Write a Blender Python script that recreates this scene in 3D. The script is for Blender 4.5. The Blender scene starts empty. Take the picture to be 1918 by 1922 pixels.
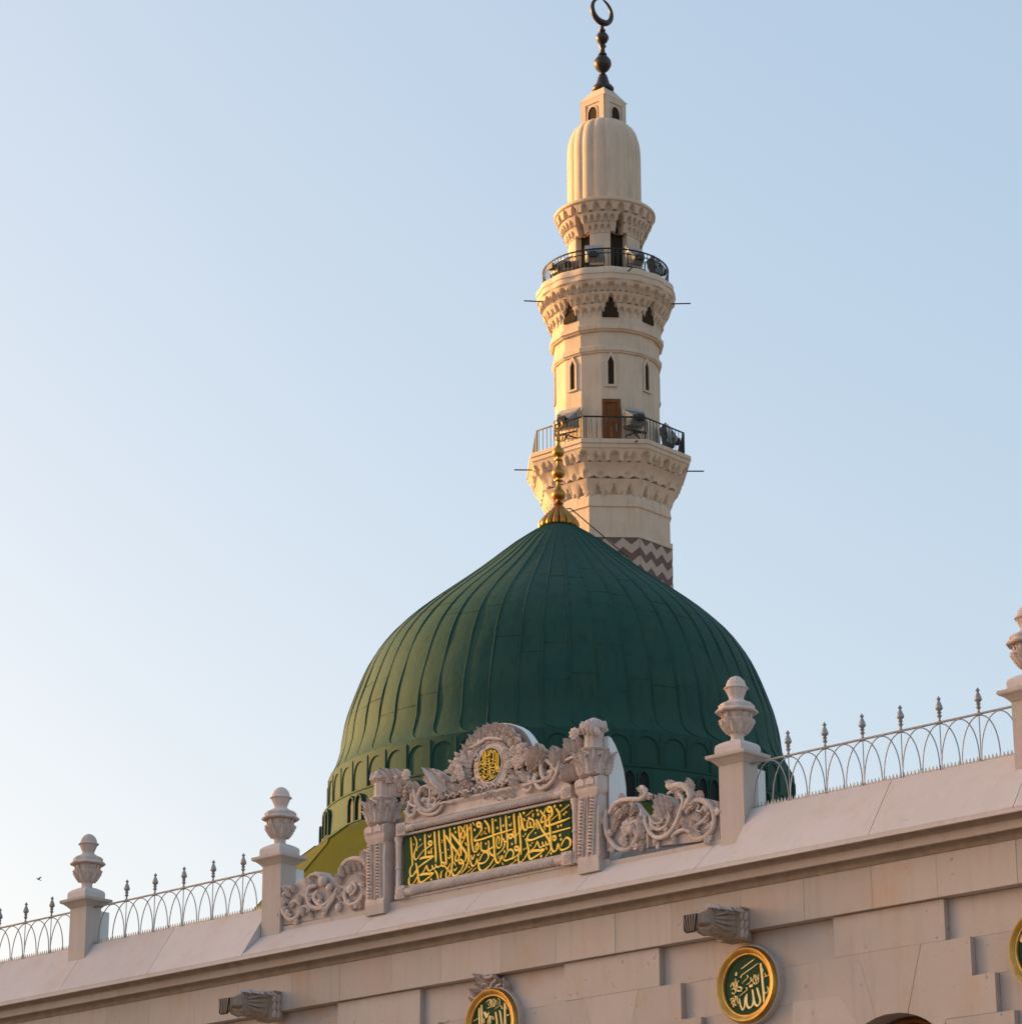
import bpy, bmesh, math, random
from mathutils import Vector, Matrix
random.seed(7)
PI = math.pi
C = bpy.context.scene.collection
sc = bpy.context.scene
# ------------------------------------------------------------------ camera
F, PITCH, ROLL = 5700.0, math.radians(18.8), math.radians(-0.15)
EYE = Vector((0, 0, 1.6))
CAMR = Matrix.Rotation(PI/2 + PITCH, 3, 'X') @ Matrix.Rotation(ROLL, 3, 'Z')
cd = bpy.data.cameras.new('camera')
cd.sensor_fit = 'HORIZONTAL'; cd.sensor_width = 36.0; cd.lens = 36*F/1918
cd.clip_end = 9000; cd.clip_start = 1
cam = bpy.data.objects.new('camera', cd); C.objects.link(cam)
cam.matrix_world = Matrix.Translation(EYE) @ CAMR.to_4x4()
sc.camera = cam
# ------------------------------------------------------------------ sky, sun, exposure
SUN_EL, SUN_AZ = math.radians(13), math.radians(-66)      # azimuth clockwise from +Y
SDIR = Vector((math.sin(SUN_AZ)*math.cos(SUN_EL), math.cos(SUN_AZ)*math.cos(SUN_EL), math.sin(SUN_EL)))
w = bpy.data.worlds.new('World'); sc.world = w; w.use_nodes = True
nt = w.node_tree; nt.nodes.clear()
sky = nt.nodes.new('ShaderNodeTexSky'); sky.sky_type = 'NISHITA'; sky.sun_disc = False
sky.sun_elevation = SUN_EL; sky.sun_rotation = SUN_AZ
sky.altitude = 600; sky.air_density = 1.0; sky.dust_density = 5.0; sky.ozone_density = 1.0
bg = nt.nodes.new('ShaderNodeBackground'); bg.inputs['Strength'].default_value = 0.11
out = nt.nodes.new('ShaderNodeOutputWorld')
veil = nt.nodes.new('ShaderNodeMix'); veil.data_type = 'RGBA'; veil.blend_type = 'ADD'; veil.inputs['Factor'].default_value = 1
veil.inputs['B'].default_value = (1.02, 1.80, 2.80, 1)          # the even pale blue of the many-times scattered evening sky
dust = nt.nodes.new('ShaderNodeMix'); dust.data_type = 'RGBA'; dust.blend_type = 'MULTIPLY'; dust.inputs['Factor'].default_value = 1
dust.inputs['B'].default_value = (1.44, 1.02, .67, 1)         # desert dust warms the direct glow
nt.links.new(sky.outputs[0], dust.inputs['A']); nt.links.new(dust.outputs['Result'], veil.inputs['A']); nt.links.new(veil.outputs['Result'], bg.inputs['Color']); nt.links.new(bg.outputs[0], out.inputs['Surface'])
sl = bpy.data.lights.new('sun', 'SUN'); sl.energy = 5.0; sl.angle = math.radians(0.5); sl.color = (1.0, 0.58, 0.20)
so = bpy.data.objects.new('sun', sl); C.objects.link(so)
so.rotation_euler = SDIR.to_track_quat('Z', 'Y').to_euler(); so.location = (-200, 200, 120)
sc.view_settings.view_transform = 'Standard'; sc.view_settings.look = 'None'
sc.view_settings.gamma = 1; sc.view_settings.use_curve_mapping = False
sc.view_settings.exposure = 0.70
# ------------------------------------------------------------------ frames
def ray(x, y): return CAMR @ Vector(((x-959)/F, -(y-961)/F, -1.0))
_d = ray(-5360, 2901); _d.z = 0; _d.normalize()
U = -_d; N = Vector((U.y, -U.x, 0))
if N.y > 0: N = -N
P3 = Vector((5.5, 73, 0))
def W(x, y, n):
    """wall coordinates (u along the wall, z up) of the sight line through photo point x, y on the plane n in front of the wall face"""
    r = ray(x, y); p = EYE + r*(((P3-EYE).dot(N)+n)/r.dot(N))
    return ((p-P3).dot(U), p.z)
WALLM = Matrix(((U.x, -N.x, 0, P3.x), (U.y, -N.y, 0, P3.y), (0, 0, 1, 0), (0, 0, 0, 1)))
# ------------------------------------------------------------------ materials
def mat(name, col, col2=None, rough=0.8, metal=0.0, nscale=1.5, bump=0.0, bscale=8.0, streak=0.0, spec=0.5, spots=0.0, vary=0.0, ochre=0.0):
    m = bpy.data.materials.new(name); m.use_nodes = True
    t = m.node_tree; b = t.nodes['Principled BSDF']
    b.inputs['Roughness'].default_value = rough; b.inputs['Metallic'].default_value = metal
    b.inputs['Specular IOR Level'].default_value = spec
    tc = t.nodes.new('ShaderNodeTexCoord')
    n1 = t.nodes.new('ShaderNodeTexNoise'); n1.inputs['Scale'].default_value = nscale
    n1.inputs['Detail'].default_value = 6; n1.inputs['Roughness'].default_value = 0.6
    t.links.new(tc.outputs['Object'], n1.inputs['Vector'])
    rm = t.nodes.new('ShaderNodeMapRange'); rm.inputs['From Min'].default_value = 0.3; rm.inputs['From Max'].default_value = 0.7
    t.links.new(n1.outputs['Fac'], rm.inputs['Value'])
    mx = t.nodes.new('ShaderNodeMix'); mx.data_type = 'RGBA'
    mx.inputs['A'].default_value = (*col, 1); mx.inputs['B'].default_value = (*(col2 or tuple(c*0.8 for c in col)), 1)
    t.links.new(rm.outputs['Result'], mx.inputs['Factor'])
    last = mx.outputs['Result']
    if streak > 0:                                  # rain streaks and soot running down the stone
        mp = t.nodes.new('ShaderNodeMapping'); mp.inputs['Scale'].default_value = (2.2, 2.2, 0.22)
        t.links.new(tc.outputs['Object'], mp.inputs['Vector'])
        n2 = t.nodes.new('ShaderNodeTexNoise'); n2.inputs['Scale'].default_value = 2.0; n2.inputs['Detail'].default_value = 5
        t.links.new(mp.outputs['Vector'], n2.inputs['Vector'])
        r2 = t.nodes.new('ShaderNodeMapRange'); r2.inputs['From Min'].default_value = 0.5; r2.inputs['From Max'].default_value = 0.75
        r2.inputs['To Max'].default_value = streak
        t.links.new(n2.outputs['Fac'], r2.inputs['Value'])
        m2 = t.nodes.new('ShaderNodeMix'); m2.data_type = 'RGBA'; m2.inputs['B'].default_value = (*[c*0.55 for c in col], 1)
        t.links.new(r2.outputs['Result'], m2.inputs['Factor']); t.links.new(last, m2.inputs['A']); last = m2.outputs['Result']
    if spots > 0:                                   # small pits and chips
        n3 = t.nodes.new('ShaderNodeTexNoise'); n3.inputs['Scale'].default_value = 5.5; n3.inputs['Detail'].default_value = 3
        t.links.new(tc.outputs['Object'], n3.inputs['Vector'])
        r3 = t.nodes.new('ShaderNodeMapRange'); r3.inputs['From Min'].default_value = 0.68; r3.inputs['From Max'].default_value = 0.76
        r3.inputs['To Max'].default_value = spots
        t.links.new(n3.outputs['Fac'], r3.inputs['Value'])
        m3 = t.nodes.new('ShaderNodeMix'); m3.data_type = 'RGBA'; m3.inputs['B'].default_value = (*[c*0.45 for c in col], 1)
        t.links.new(r3.outputs['Result'], m3.inputs['Factor']); t.links.new(last, m3.inputs['A']); last = m3.outputs['Result']
    if vary > 0:                                    # every block its own tone
        oi = t.nodes.new('ShaderNodeObjectInfo'); r5 = t.nodes.new('ShaderNodeMapRange')
        r5.inputs['To Min'].default_value = 1-vary; r5.inputs['To Max'].default_value = 1+vary*.6
        t.links.new(oi.outputs['Random'], r5.inputs['Value'])
        m5 = t.nodes.new('ShaderNodeMix'); m5.data_type = 'RGBA'; m5.blend_type = 'MULTIPLY'; m5.inputs['Factor'].default_value = 1
        t.links.new(last, m5.inputs['A']); t.links.new(r5.outputs['Result'], m5.inputs['B']); last = m5.outputs['Result']
    if ochre > 0:                                   # rusty water stains
        n6 = t.nodes.new('ShaderNodeTexNoise'); n6.inputs['Scale'].default_value = .55; n6.inputs['Detail'].default_value = 7; n6.inputs['Roughness'].default_value = .7
        t.links.new(tc.outputs['Object'], n6.inputs['Vector'])
        r6 = t.nodes.new('ShaderNodeMapRange'); r6.inputs['From Min'].default_value = .52; r6.inputs['From Max'].default_value = .72; r6.inputs['To Max'].default_value = ochre
        t.links.new(n6.outputs['Fac'], r6.inputs['Value'])
        m6 = t.nodes.new('ShaderNodeMix'); m6.data_type = 'RGBA'; m6.inputs['B'].default_value = (.50, .31, .17, 1)
        t.links.new(r6.outputs['Result'], m6.inputs['Factor']); t.links.new(last, m6.inputs['A']); last = m6.outputs['Result']
    t.links.new(last, b.inputs['Base Color'])
    if bump > 0:
        n4 = t.nodes.new('ShaderNodeTexNoise'); n4.inputs['Scale'].default_value = bscale; n4.inputs['Detail'].default_value = 8
        t.links.new(tc.outputs['Object'], n4.inputs['Vector'])
        bp = t.nodes.new('ShaderNodeBump'); bp.inputs['Strength'].default_value = bump; bp.inputs['Distance'].default_value = 0.03
        t.links.new(n4.outputs['Fac'], bp.inputs['Height']); t.links.new(bp.outputs['Normal'], b.inputs['Normal'])
    return m
M = dict(
    stone=mat('wall_stone', (.515, .435, .405), (.48, .425, .375), .85, nscale=.9, bump=.35, bscale=14, streak=.22, spots=.7, spec=.25, vary=.08, ochre=.5),
    carved=mat('carved_stone', (.66, .545, .495), (.53, .445, .405), .85, nscale=2.5, bump=.4, bscale=18, streak=.4, spec=.25, vary=.12, ochre=.3),
    ground_stone=mat('recess_shade_stone', (.36, .275, .235), (.29, .225, .195), .9, nscale=3, bump=.3, bscale=14, streak=.3, spec=.2),  # sunk ground behind the carving, recess shade put into its darker colour
    coping=mat('coping_stone', (.60, .535, .525), (.56, .50, .475), .75, nscale=.7, bump=.15, bscale=10, streak=.12, spec=.3, vary=.06, ochre=.35, spots=.4),
    white=mat('white_paint', (.74, .74, .73), (.66, .66, .65), .6, nscale=1.2, bump=.1, streak=.2),
    cream=mat('minaret_stone', (.62, .485, .37), (.54, .42, .315), .85, nscale=.9, bump=.25, bscale=8, streak=.42, spec=.25, ochre=.25, spots=.3),
    brown=mat('brown_stone', (.14, .085, .07), (.11, .07, .06), .8, bump=.2),
    pale=mat('pale_band_stone', (.42, .32, .25), (.38, .29, .23), .8, bump=.2),
    green=mat('green_lead_paint', (.005, .052, .043), (.016, .057, .033), .76, nscale=1.3, bump=.35, bscale=5, streak=.6, spec=.30),
    skirt=mat('green_render', (.075, .078, .010), (.062, .070, .012), .8, nscale=.6, bump=.2, bscale=5, streak=.3, spec=.05),
    board=mat('sign_green', (.010, .050, .022), (.014, .055, .02), .6, nscale=2, spec=.12),
    letter=mat('gilded_letter', (1.0, .62, .04), (.98, .66, .10), .5, metal=.0, nscale=3),
    gold=mat('gold_leaf', (.46, .215, .045), (.36, .165, .035), .36, metal=.9, nscale=2.5, bump=.1, bscale=12),
    gilt=mat('gilt_ring', (.55, .34, .085), (.33, .18, .045), .42, metal=.8, nscale=3, bump=.1, bscale=12),
    bronze=mat('dark_bronze', (.045, .035, .03), (.06, .045, .035), .4, metal=.7, nscale=2),
    steel=mat('galvanised_steel', (.34, .345, .35), (.26, .262, .268), .5, metal=.55, nscale=4),
    iron=mat('black_iron', (.02, .022, .024), None, .5, metal=.3),
    lampgrey=mat('lamp_grey', (.22, .23, .23), (.17, .18, .18), .45, metal=.5, nscale=4),
    hood=mat('lamp_hood', (.46, .45, .42), (.38, .37, .35), .4, metal=.4, nscale=4),
    glass=mat('lamp_glass', (.10, .13, .13), None, .12, spec=.8),
    wood=mat('door_wood', (.19, .068, .02), (.15, .05, .016), .7, nscale=2, streak=.4, spec=.2),
    dark=mat('dark_opening', (.040, .025, .014), None, .8, spec=.1),  # dark plates stand in for the unlit inside of openings
    pane=mat('dark_pane', (.014, .017, .018), None, .6, spec=.15),
    letterpale=mat('pale_gilt_letter', (.92, .76, .36), (.95, .70, .26), .5, nscale=4),
    weathered=mat('weathered_shaded_stone', (.42, .335, .27), (.31, .25, .205), .9, nscale=3, bump=.5, bscale=16, streak=.4, spec=.2),  # worn stone of the spouts; on the cornice it also paints shade
    cable=mat('cable_rubber', (.03, .03, .03), None, .6),
    paving=mat('plaza_paving', (.20, .17, .145), (.17, .145, .125), .6, nscale=.05, bump=.05),
    roof=mat('roof_render', (.45, .40, .34), None, .85, nscale=.5),
    feather=mat('bird_feather', (.22, .20, .19), (.16, .15, .14), .8),
    blocker_facade=mat('blocker_render', (.50, .44, .36), (.45, .40, .33), .85, nscale=.3, streak=.2),  # render of the added sun blocker
)
# ------------------------------------------------------------------ mesh builder
class MB:
    """mode 'wall': points are (u, n, z) less the origin; mode None: plain local xyz"""
    def __init__(s, org=None): s.v = []; s.f = []; s.o = org
    def pt(s, p):
        if s.o is None: s.v.append(tuple(p))
        else: s.v.append((p[0]-s.o[0], -(p[1]-s.o[1]), p[2]-s.o[2]))
        return len(s.v)-1
    def add(s, pts, faces):
        b = len(s.v)
        for p in pts: s.pt(p)
        for f in faces: s.f.append(tuple(b+i for i in f))
    def box(s, a, b):
        (x0, y0, z0), (x1, y1, z1) = a, b
        s.add([(x0,y0,z0),(x1,y0,z0),(x1,y1,z0),(x0,y1,z0),(x0,y0,z1),(x1,y0,z1),(x1,y1,z1),(x0,y1,z1)],
              [(0,3,2,1),(4,5,6,7),(0,1,5,4),(1,2,6,5),(2,3,7,6),(3,0,4,7)])
    def frustum(s, c0, h0, z0, c1, h1, z1):        # rectangular: centre (x,y), half sizes
        P = []
        for c, h, z in ((c0,h0,z0),(c1,h1,z1)):
            P += [(c[0]-h[0],c[1]-h[1],z),(c[0]+h[0],c[1]-h[1],z),(c[0]+h[0],c[1]+h[1],z),(c[0]-h[0],c[1]+h[1],z)]
        s.add(P, [(0,3,2,1),(4,5,6,7),(0,1,5,4),(1,2,6,5),(2,3,7,6),(3,0,4,7)])
    def prism(s, poly, n0, n1, bev=0.0):           # poly in (x,z), extruded along the middle axis from n0 (back) to n1 (front)
        k = len(poly)
        if bev > 0:
            cx = sum(p[0] for p in poly)/k; cz = sum(p[1] for p in poly)/k
            q = []
            for p in poly:
                d = math.hypot(p[0]-cx, p[1]-cz) or 1
                q.append((p[0]-(p[0]-cx)/d*bev*1.3, p[1]-(p[1]-cz)/d*bev*1.3))
            P = [(p[0],n0,p[1]) for p in poly]+[(p[0],n1-bev,p[1]) for p in poly]+[(p[0],n1,p[1]) for p in q]
            fs = [tuple(range(k-1,-1,-1)), tuple(range(2*k,3*k))]
            for l in (0, 1): fs += [(l*k+i, l*k+(i+1)%k, (l+1)*k+(i+1)%k, (l+1)*k+i) for i in range(k)]
        else:
            P = [(p[0],n0,p[1]) for p in poly]+[(p[0],n1,p[1]) for p in poly]
            fs = [tuple(range(k-1,-1,-1)), tuple(range(k,2*k))]+[(i,(i+1)%k,k+(i+1)%k,k+i) for i in range(k)]
        s.add(P, fs)
    def prism_x(s, poly, x0, x1):                  # poly in (y,z), extruded along x
        k = len(poly)
        s.add([(x0,p[0],p[1]) for p in poly]+[(x1,p[0],p[1]) for p in poly],
              [tuple(range(k-1,-1,-1)), tuple(range(k,2*k))]+[(i,(i+1)%k,k+(i+1)%k,k+i) for i in range(k)])
    def tube(s, pts, rad, k=6, squash=1.0):
        pts = [Vector(p) for p in pts]; n = len(pts)
        if not hasattr(rad, '__len__'): rad = [rad]*n
        b = len(s.v); up = None
        for i, p in enumerate(pts):
            t = (pts[min(i+1,n-1)]-pts[max(i-1,0)]).normalized()
            if up is None: up = Vector((0,1,0)) if abs(t.y) < .9 else Vector((1,0,0))
            a = t.cross(up)
            if a.length < 1e-4: a = t.orthogonal()
            a.normalize(); c = a.cross(t).normalized(); up = c
            for j in range(k):
                an = 2*PI*j/k
                s.pt(p + (a*math.cos(an) + c*math.sin(an)*squash)*rad[i])
        for i in range(n-1):
            for j in range(k):
                s.f.append((b+i*k+j, b+i*k+(j+1)%k, b+(i+1)*k+(j+1)%k, b+(i+1)*k+j))
        s.f.append(tuple(b+j for j in range(k-1,-1,-1))); s.f.append(tuple(b+(n-1)*k+j for j in range(k)))
    def lathe(s, prof, k=24, c=(0,0), mod=None, a0=0.0):   # prof [(r,z)] closed by caps where r > 0
        b = len(s.v)
        for r, z in prof:
            for j in range(k):
                th = 2*PI*j/k + a0
                rr = r*(mod(th, z) if mod else 1)
                s.pt((c[0]+rr*math.sin(th), c[1]-rr*math.cos(th), z))
        for i in range(len(prof)-1):
            for j in range(k):
                s.f.append((b+i*k+j, b+i*k+(j+1)%k, b+(i+1)*k+(j+1)%k, b+(i+1)*k+j))
        s.f.append(tuple(b+j for j in range(k-1,-1,-1)))
        m = (len(prof)-1)*k
        s.f.append(tuple(b+m+j for j in range(k)))
    def ball(s, c, r, k=8, m=6):
        s.v0 = len(s.v)
        if not hasattr(r, '__len__'): r = (r, r, r)
        P = []; fs = []
        for i in range(m+1):
            la = -PI/2+PI*i/m
            for j in range(k):
                an = 2*PI*j/k
                P.append((c[0]+r[0]*math.cos(la)*math.cos(an), c[1]+r[1]*math.cos(la)*math.sin(an), c[2]+r[2]*math.sin(la)))
        for i in range(m):
            for j in range(k): fs.append((i*k+j, i*k+(j+1)%k, (i+1)*k+(j+1)%k, (i+1)*k+j))
        s.add(P, fs)
def mesh(name, mb, m, smooth=0):
    me = bpy.data.meshes.new(name); me.from_pydata(mb.v, [], mb.f)
    b = bmesh.new(); b.from_mesh(me)
    bmesh.ops.remove_doubles(b, verts=b.verts, dist=1e-5)
    bmesh.ops.dissolve_degenerate(b, edges=b.edges, dist=1e-5)
    bmesh.ops.recalc_face_normals(b, faces=b.faces)
    b.to_mesh(me); b.free()
    me.materials.append(M[m])
    if smooth: me.shade_smooth(); me.set_sharp_from_angle(angle=math.radians(smooth))
    return me
def link(name, data, parent=None):
    o = bpy.data.objects.new(name, data); C.objects.link(o)
    if parent: o.parent = parent
    return o
def obj(name, mb, m, parent=None, smooth=0, kind=None, label=None):
    o = link(name, mesh(name, mb, m, smooth), parent)
    if kind: o['kind'] = kind
    if label: o['label'] = label
    return o
def tag(o, label, cat, group=None):
    o['label'] = label; o['category'] = cat
    if group: o['group'] = group
    return o
def thing(name, label, cat, org=(0,0,0), group=None, wall=True):
    o = link(name, None); o.empty_display_size = .5
    if wall: o.matrix_world = WALLM @ Matrix.Translation((org[0], -org[1], org[2]))
    else: o.location = org
    return tag(o, label, cat, group)
def dup(o, parent=None):
    c = o.copy(); C.objects.link(c)
    if parent: c.parent = parent
    for ch in list(o.children): dup(ch, c)
    return c
def catmull(pts, sub=5):
    pts = [Vector(p) for p in pts]
    if len(pts) < 3: return [pts[0].lerp(pts[-1], i/sub) for i in range(sub+1)]
    o = []
    for i in range(len(pts)-1):
        p0, p1, p2, p3 = pts[max(i-1,0)], pts[i], pts[i+1], pts[min(i+2,len(pts)-1)]
        for j in range(sub):
            t = j/sub
            o.append(0.5*((2*p1)+(p2-p0)*t+(2*p0-5*p1+4*p2-p3)*t*t+(3*p1-p0-3*p2+p3)*t**3))
    o.append(pts[-1]); return o

# ================================================================== SETTING
g = MB(); g.add([(-4000,-4000,0),(4000,-4000,0),(4000,4000,0),(-4000,4000,0)], [(0,1,2,3)])
gr = obj('ground', g, 'paving'); gr['kind'] = 'structure'; gr['label'] = 'pale paved square in front of the mosque'

# unseen block added to the left only to cast shade on the mosque wall
nb = thing('sun_blocker', 'added unseen block on the left that casts shade on the mosque wall', 'light_blocker', wall=False)
sx, sy = math.sin(SUN_AZ), math.cos(SUN_AZ); tx, ty = -sy*-1, -sx
def st(s, t, z): return (sx*s + sy*t, sy*s - sx*t, z)     # s towards the sun, t across
b = MB()
S0, S1, T0, T1, H = 112, 136, 60, 79.9, 44
b.add([st(S0,T0,0),st(S1,T0,0),st(S1,T1,0),st(S0,T1,0),st(S0,T0,H),st(S1,T0,H),st(S1,T1,H),st(S0,T1,H)],
      [(0,3,2,1),(4,5,6,7),(0,1,5,4),(1,2,6,5),(2,3,7,6),(3,0,4,7)])
obj('wall', b, 'blocker_facade', nb)
b = MB()
b.add([st(S0-.6,T0-.6,H),st(S1+.6,T0-.6,H),st(S1+.6,T1+.3,H),st(S0-.6,T1+.3,H),st(S0-.6,T0-.6,H+1),st(S1+.6,T0-.6,H+1),st(S1+.6,T1+.3,H+1),st(S0-.6,T1+.3,H+1)],
      [(0,3,2,1),(4,5,6,7),(0,1,5,4),(1,2,6,5),(2,3,7,6),(3,0,4,7)])
obj('parapet', b, 'blocker_facade', nb)
wm = None
for fl in range(9):  # window rows only dress the added blocker
    for k in range(3):
        t = 62.5 + k*6.2; z = 5 + fl*4.2
        b = MB(); p = [st(S0-.12,t,z), st(S0-.12,t+2.4,z), st(S0+.1,t+2.4,z), st(S0+.1,t,z)]
        b.add(p+[(q[0],q[1],q[2]+2.3) for q in p], [(0,3,2,1),(4,5,6,7),(0,1,5,4),(1,2,6,5),(2,3,7,6),(3,0,4,7)])
        obj('window', b, 'pane', nb)  # windows of the added sun blocker

# ================================================================== MOSQUE WALL
UL, UR = -46.0, 17.0
mw = thing('mosque_wall', 'long pinkish stone wall with moulded cornice and stepped blocks below the dome', 'wall')
O0 = (0,0,0)
BAYS = (-29.6, -21.05, -12.5, -4.1, 4.52, 13.0)
ARC_R, ARC_C = 1.9, 11.26
def arcz(x): return ARC_C + math.sqrt(max(0, ARC_R**2-x*x))
b = MB(O0)
prev = UL
for c in BAYS:
    b.box((prev,-.9,0),(c-1.5,-.12,15.615)); prev = c+1.5
    xs = [1.5-3.0*i/16 for i in range(17)]
    b.prism([(c-1.5,15.61),(c+1.5,15.61)]+[(c+x,arcz(x)) for x in xs], -.9, -.12)
    b.box((c-1.5,-.9,0),(c+1.5,-.12,7.5))
b.box((prev,-.9,0),(UR,-.12,15.615))
obj('masonry', b, 'stone', mw)
b = MB(O0); b.box((UL,-1.0,15.62),(UR,0.0,17.15)); obj('wall_core', b, 'stone', mw)
b = MB(O0); b.box((UL,-42,0),(UR,-40,18.4)); b.box((UL,-40,17.6),(UR,-1.0,18.4)); obj('roof', b, 'roof', mw)
for c in BAYS:                                      # arched windows, of which the photograph shows the top of one
    b = MB(O0); b.box((c-1.6,-.88,7.4),(c+1.6,-.8,13.3)); wn = obj('window', b, 'pane', mw)
    f = MB(O0)
    pts = [(c-1.38,-.55,7.5),(c-1.38,-.55,12.4)]+[(c+1.42*math.sin(a),-.55,ARC_C+.42+1.42*math.cos(a)*.98) for a in [(-1+i/7)*1.25 for i in range(15)]]+[(c+1.38,-.55,12.4),(c+1.38,-.55,7.5)]
    f.tube(pts, .07, 4); f.tube([(c,-.55,7.5),(c,-.55,13.05)], .05, 4); f.tube([(c-1.4,-.55,11.4),(c+1.4,-.55,11.4)], .05, 4)
    obj('frame', f, 'wood', wn)
def stone(poly, n1, m='stone', nm='stone_block', n0=-.12):
    k = len(poly); cx = sum(p[0] for p in poly)/k; cz = sum(p[1] for p in poly)/k
    q = [(p[0]-math.copysign(.0022,p[0]-cx), p[1]-math.copysign(.0022,p[1]-cz)) for p in poly]
    b = MB(O0); b.prism(q, n0, n1, .005); return obj(nm, b, m, mw)
RD = -.10
ZC = (15.612, 14.65, 13.75, 12.85, 11.95)
HW = (1.60, 2.28, 2.90, 3.36)
for i, c in enumerate(BAYS):
    j = lambda: random.uniform(-.006, .006)
    stone([(c-1.6,ZC[1]),(c+1.6,ZC[1]),(c+1.6,ZC[0]),(c-1.6,ZC[0])], .072+j())
    stone([(c-.9,ZC[1]),(c-.45,arcz(.45)),(c-.2,arcz(.2)),(c+.2,arcz(.2)),(c+.45,arcz(.45)),(c+.9,ZC[1])][::-1], .072+j(), nm='voussoir')
    for s in (-1, 1):
        P = [(.9,ZC[1]),(HW[1],ZC[1]),(HW[1],ZC[2]),(1.45,ZC[2]),(.95,arcz(.95)),(.7,arcz(.7)),(.45,arcz(.45))]
        stone([(c+s*x,z) for x,z in P], .070+j(), nm='voussoir')
        P = [(1.45,ZC[2]),(HW[2],ZC[2]),(HW[2],ZC[3]),(1.5,ZC[3]),(1.4,arcz(1.4)),(1.2,arcz(1.2)),(.95,arcz(.95))]
        stone([(c+s*x,z) for x,z in P], .072+j(), nm='voussoir')
        P = [(1.5,ZC[3]),(HW[3],ZC[3]),(HW[3],ZC[4]),(1.5,ZC[4])]
        stone([(c+s*x,z) for x,z in P], .072+j())
    if i < len(BAYS)-1:                              # set-back courses between the stepped surrounds
        c2 = BAYS[i+1]
        for q in range(4):
            a, e = c+HW[q], c2-HW[q]; k = (2, 1, 2, 1)[q]
            for r in range(k):
                stone([(a+(e-a)*r/k,ZC[q+1]),(a+(e-a)*(r+1)/k,ZC[q+1]),(a+(e-a)*(r+1)/k,ZC[q]),(a+(e-a)*r/k,ZC[q])], RD+j()*.6, nm='panel_stone', n0=-.16)
u = UL
ku = 0
while u < UR:                                        # frieze under the cornice
    l = (2.02, 1.86, 2.2, 1.95)[ku % 4]; ku += 1
    e = min(u+l, UR)
    stone([(u,15.622),(e,15.622),(e,16.636),(u,16.636)], .205+random.uniform(-.004,.004), nm='frieze_block', n0=0.0); u = e
CORN = (('lower_moulding', 'weathered', [(-.3,16.64),(.225,16.64),(.24,16.665),(.21,16.68),(.22,16.74),(.27,16.80),(.36,16.845),(.47,16.86),(.47,16.875),(-.3,16.875)]),  # both mouldings take darker stone: soffit shade put into the colour
        ('fascia', 'stone', [(-.3,16.877),(.475,16.877),(.475,16.80),(.555,16.80),(.56,16.985),(.56,17.0),(-.3,17.0)]),
        ('upper_moulding', 'weathered', [(-.3,17.002),(.57,17.002),(.585,17.04),(.63,17.075),(.72,17.095),(.88,17.10),(.88,17.112),(-.3,17.112)]),  # darker stone here for soffit shade, not wear
        ('cornice_lip', 'coping', [(-.3,17.114),(.885,17.114),(.885,17.065),(.95,17.065),(.95,17.155),(-.3,17.155)]))
cj = [UL,-42.4,-38.5,-34.6,-30.7,-26.85,-22.97,-19.0,-15.13,-11.3,-7.5,-3.75,.02,3.09,6.9,10.8,14.6,UR]
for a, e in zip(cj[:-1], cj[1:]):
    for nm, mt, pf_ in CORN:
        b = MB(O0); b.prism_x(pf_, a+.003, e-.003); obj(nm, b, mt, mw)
def coping(js, prof):
    for a, e in zip(js[:-1], js[1:]):
        b = MB(O0); b.prism_x(prof, a+.010, e-.010); obj('coping_slab', b, 'coping', mw)
SIDE = [(.95,17.158),(.95,17.19),(-.05,18.67),(-.45,18.67),(-.45,17.158)]
CENT = [(.95,17.158),(.95,17.19),(.17,17.87),(-.45,17.95),(-.45,17.158)]
coping([UL,-41.4,-37.4,-33.3,-29.3,-25.22,-21.17,-17.1], SIDE)
coping([-17.1,-12.44,-8.43,-4.48,-.55,.46], CENT)
coping([.46,4.72,8.75,12.8,UR], SIDE)
b = MB(O0); b.box((-17.1,-.75,17.4),(.46,-.46,18.35)); obj('parapet', b, 'white', mw)

# ================================================================== SHARED CARVING PIECES (local x along, -y out of the wall, z up)
def leaf_mesh(nm, lobes=4, curl=.25, bulge=.16, width=.42):
    b = MB(); nr, nc = (4*lobes+1 if lobes else 11), 9
    top = []; bot = []
    for i in range(nr):
        t = i/(nr-1)
        saw = (t*lobes*.999) % 1.0 if lobes else .6
        wd = width*(math.sin(PI*min(1,(t*.86+.14)))**.7)*(.66+.5*saw)
        if i == nr-1: wd = .02
        for j in range(nc):
            s = (j/(nc-1))*2-1
            groove = .075*math.cos(2*PI*s*1.0)*(1-.3*abs(s)) if lobes else .03*math.cos(3*PI*s)
            out_ = bulge*math.sin(PI*t*.9+.1)+curl*t*t*t + groove - .10*s*s + .05*saw*abs(s)
            p = (s*wd, -max(out_, .01), t - .05*curl*t*t*t)
            top.append(p); bot.append((p[0]*.80, .34-max(0,curl*t*t*t*1.6), p[2]))
    n = nr*nc; fs = []
    for i in range(nr-1):
        for j in range(nc-1):
            a = i*nc+j; fs.append((a,a+1,a+nc+1,a+nc)); fs.append((n+a,n+a+nc,n+a+nc+1,n+a+1))
        fs.append((i*nc,(i+1)*nc,n+(i+1)*nc,n+i*nc)); a = i*nc+nc-1; fs.append((a,n+a,n+a+nc,a+nc))
    for j in range(nc-1):
        fs.append((j,n+j,n+j+1,j+1)); a = (nr-1)*nc+j; fs.append((a,a+1,n+a+1,n+a))
    b.add(top+bot, fs); return mesh(nm, b, 'carved', 28)
LEAF = leaf_mesh('leaf'); LEAF2 = leaf_mesh('leaf', 5, .45, .12, .40); PETAL = leaf_mesh('leaf', 0, .18, .20, .32)
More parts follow.
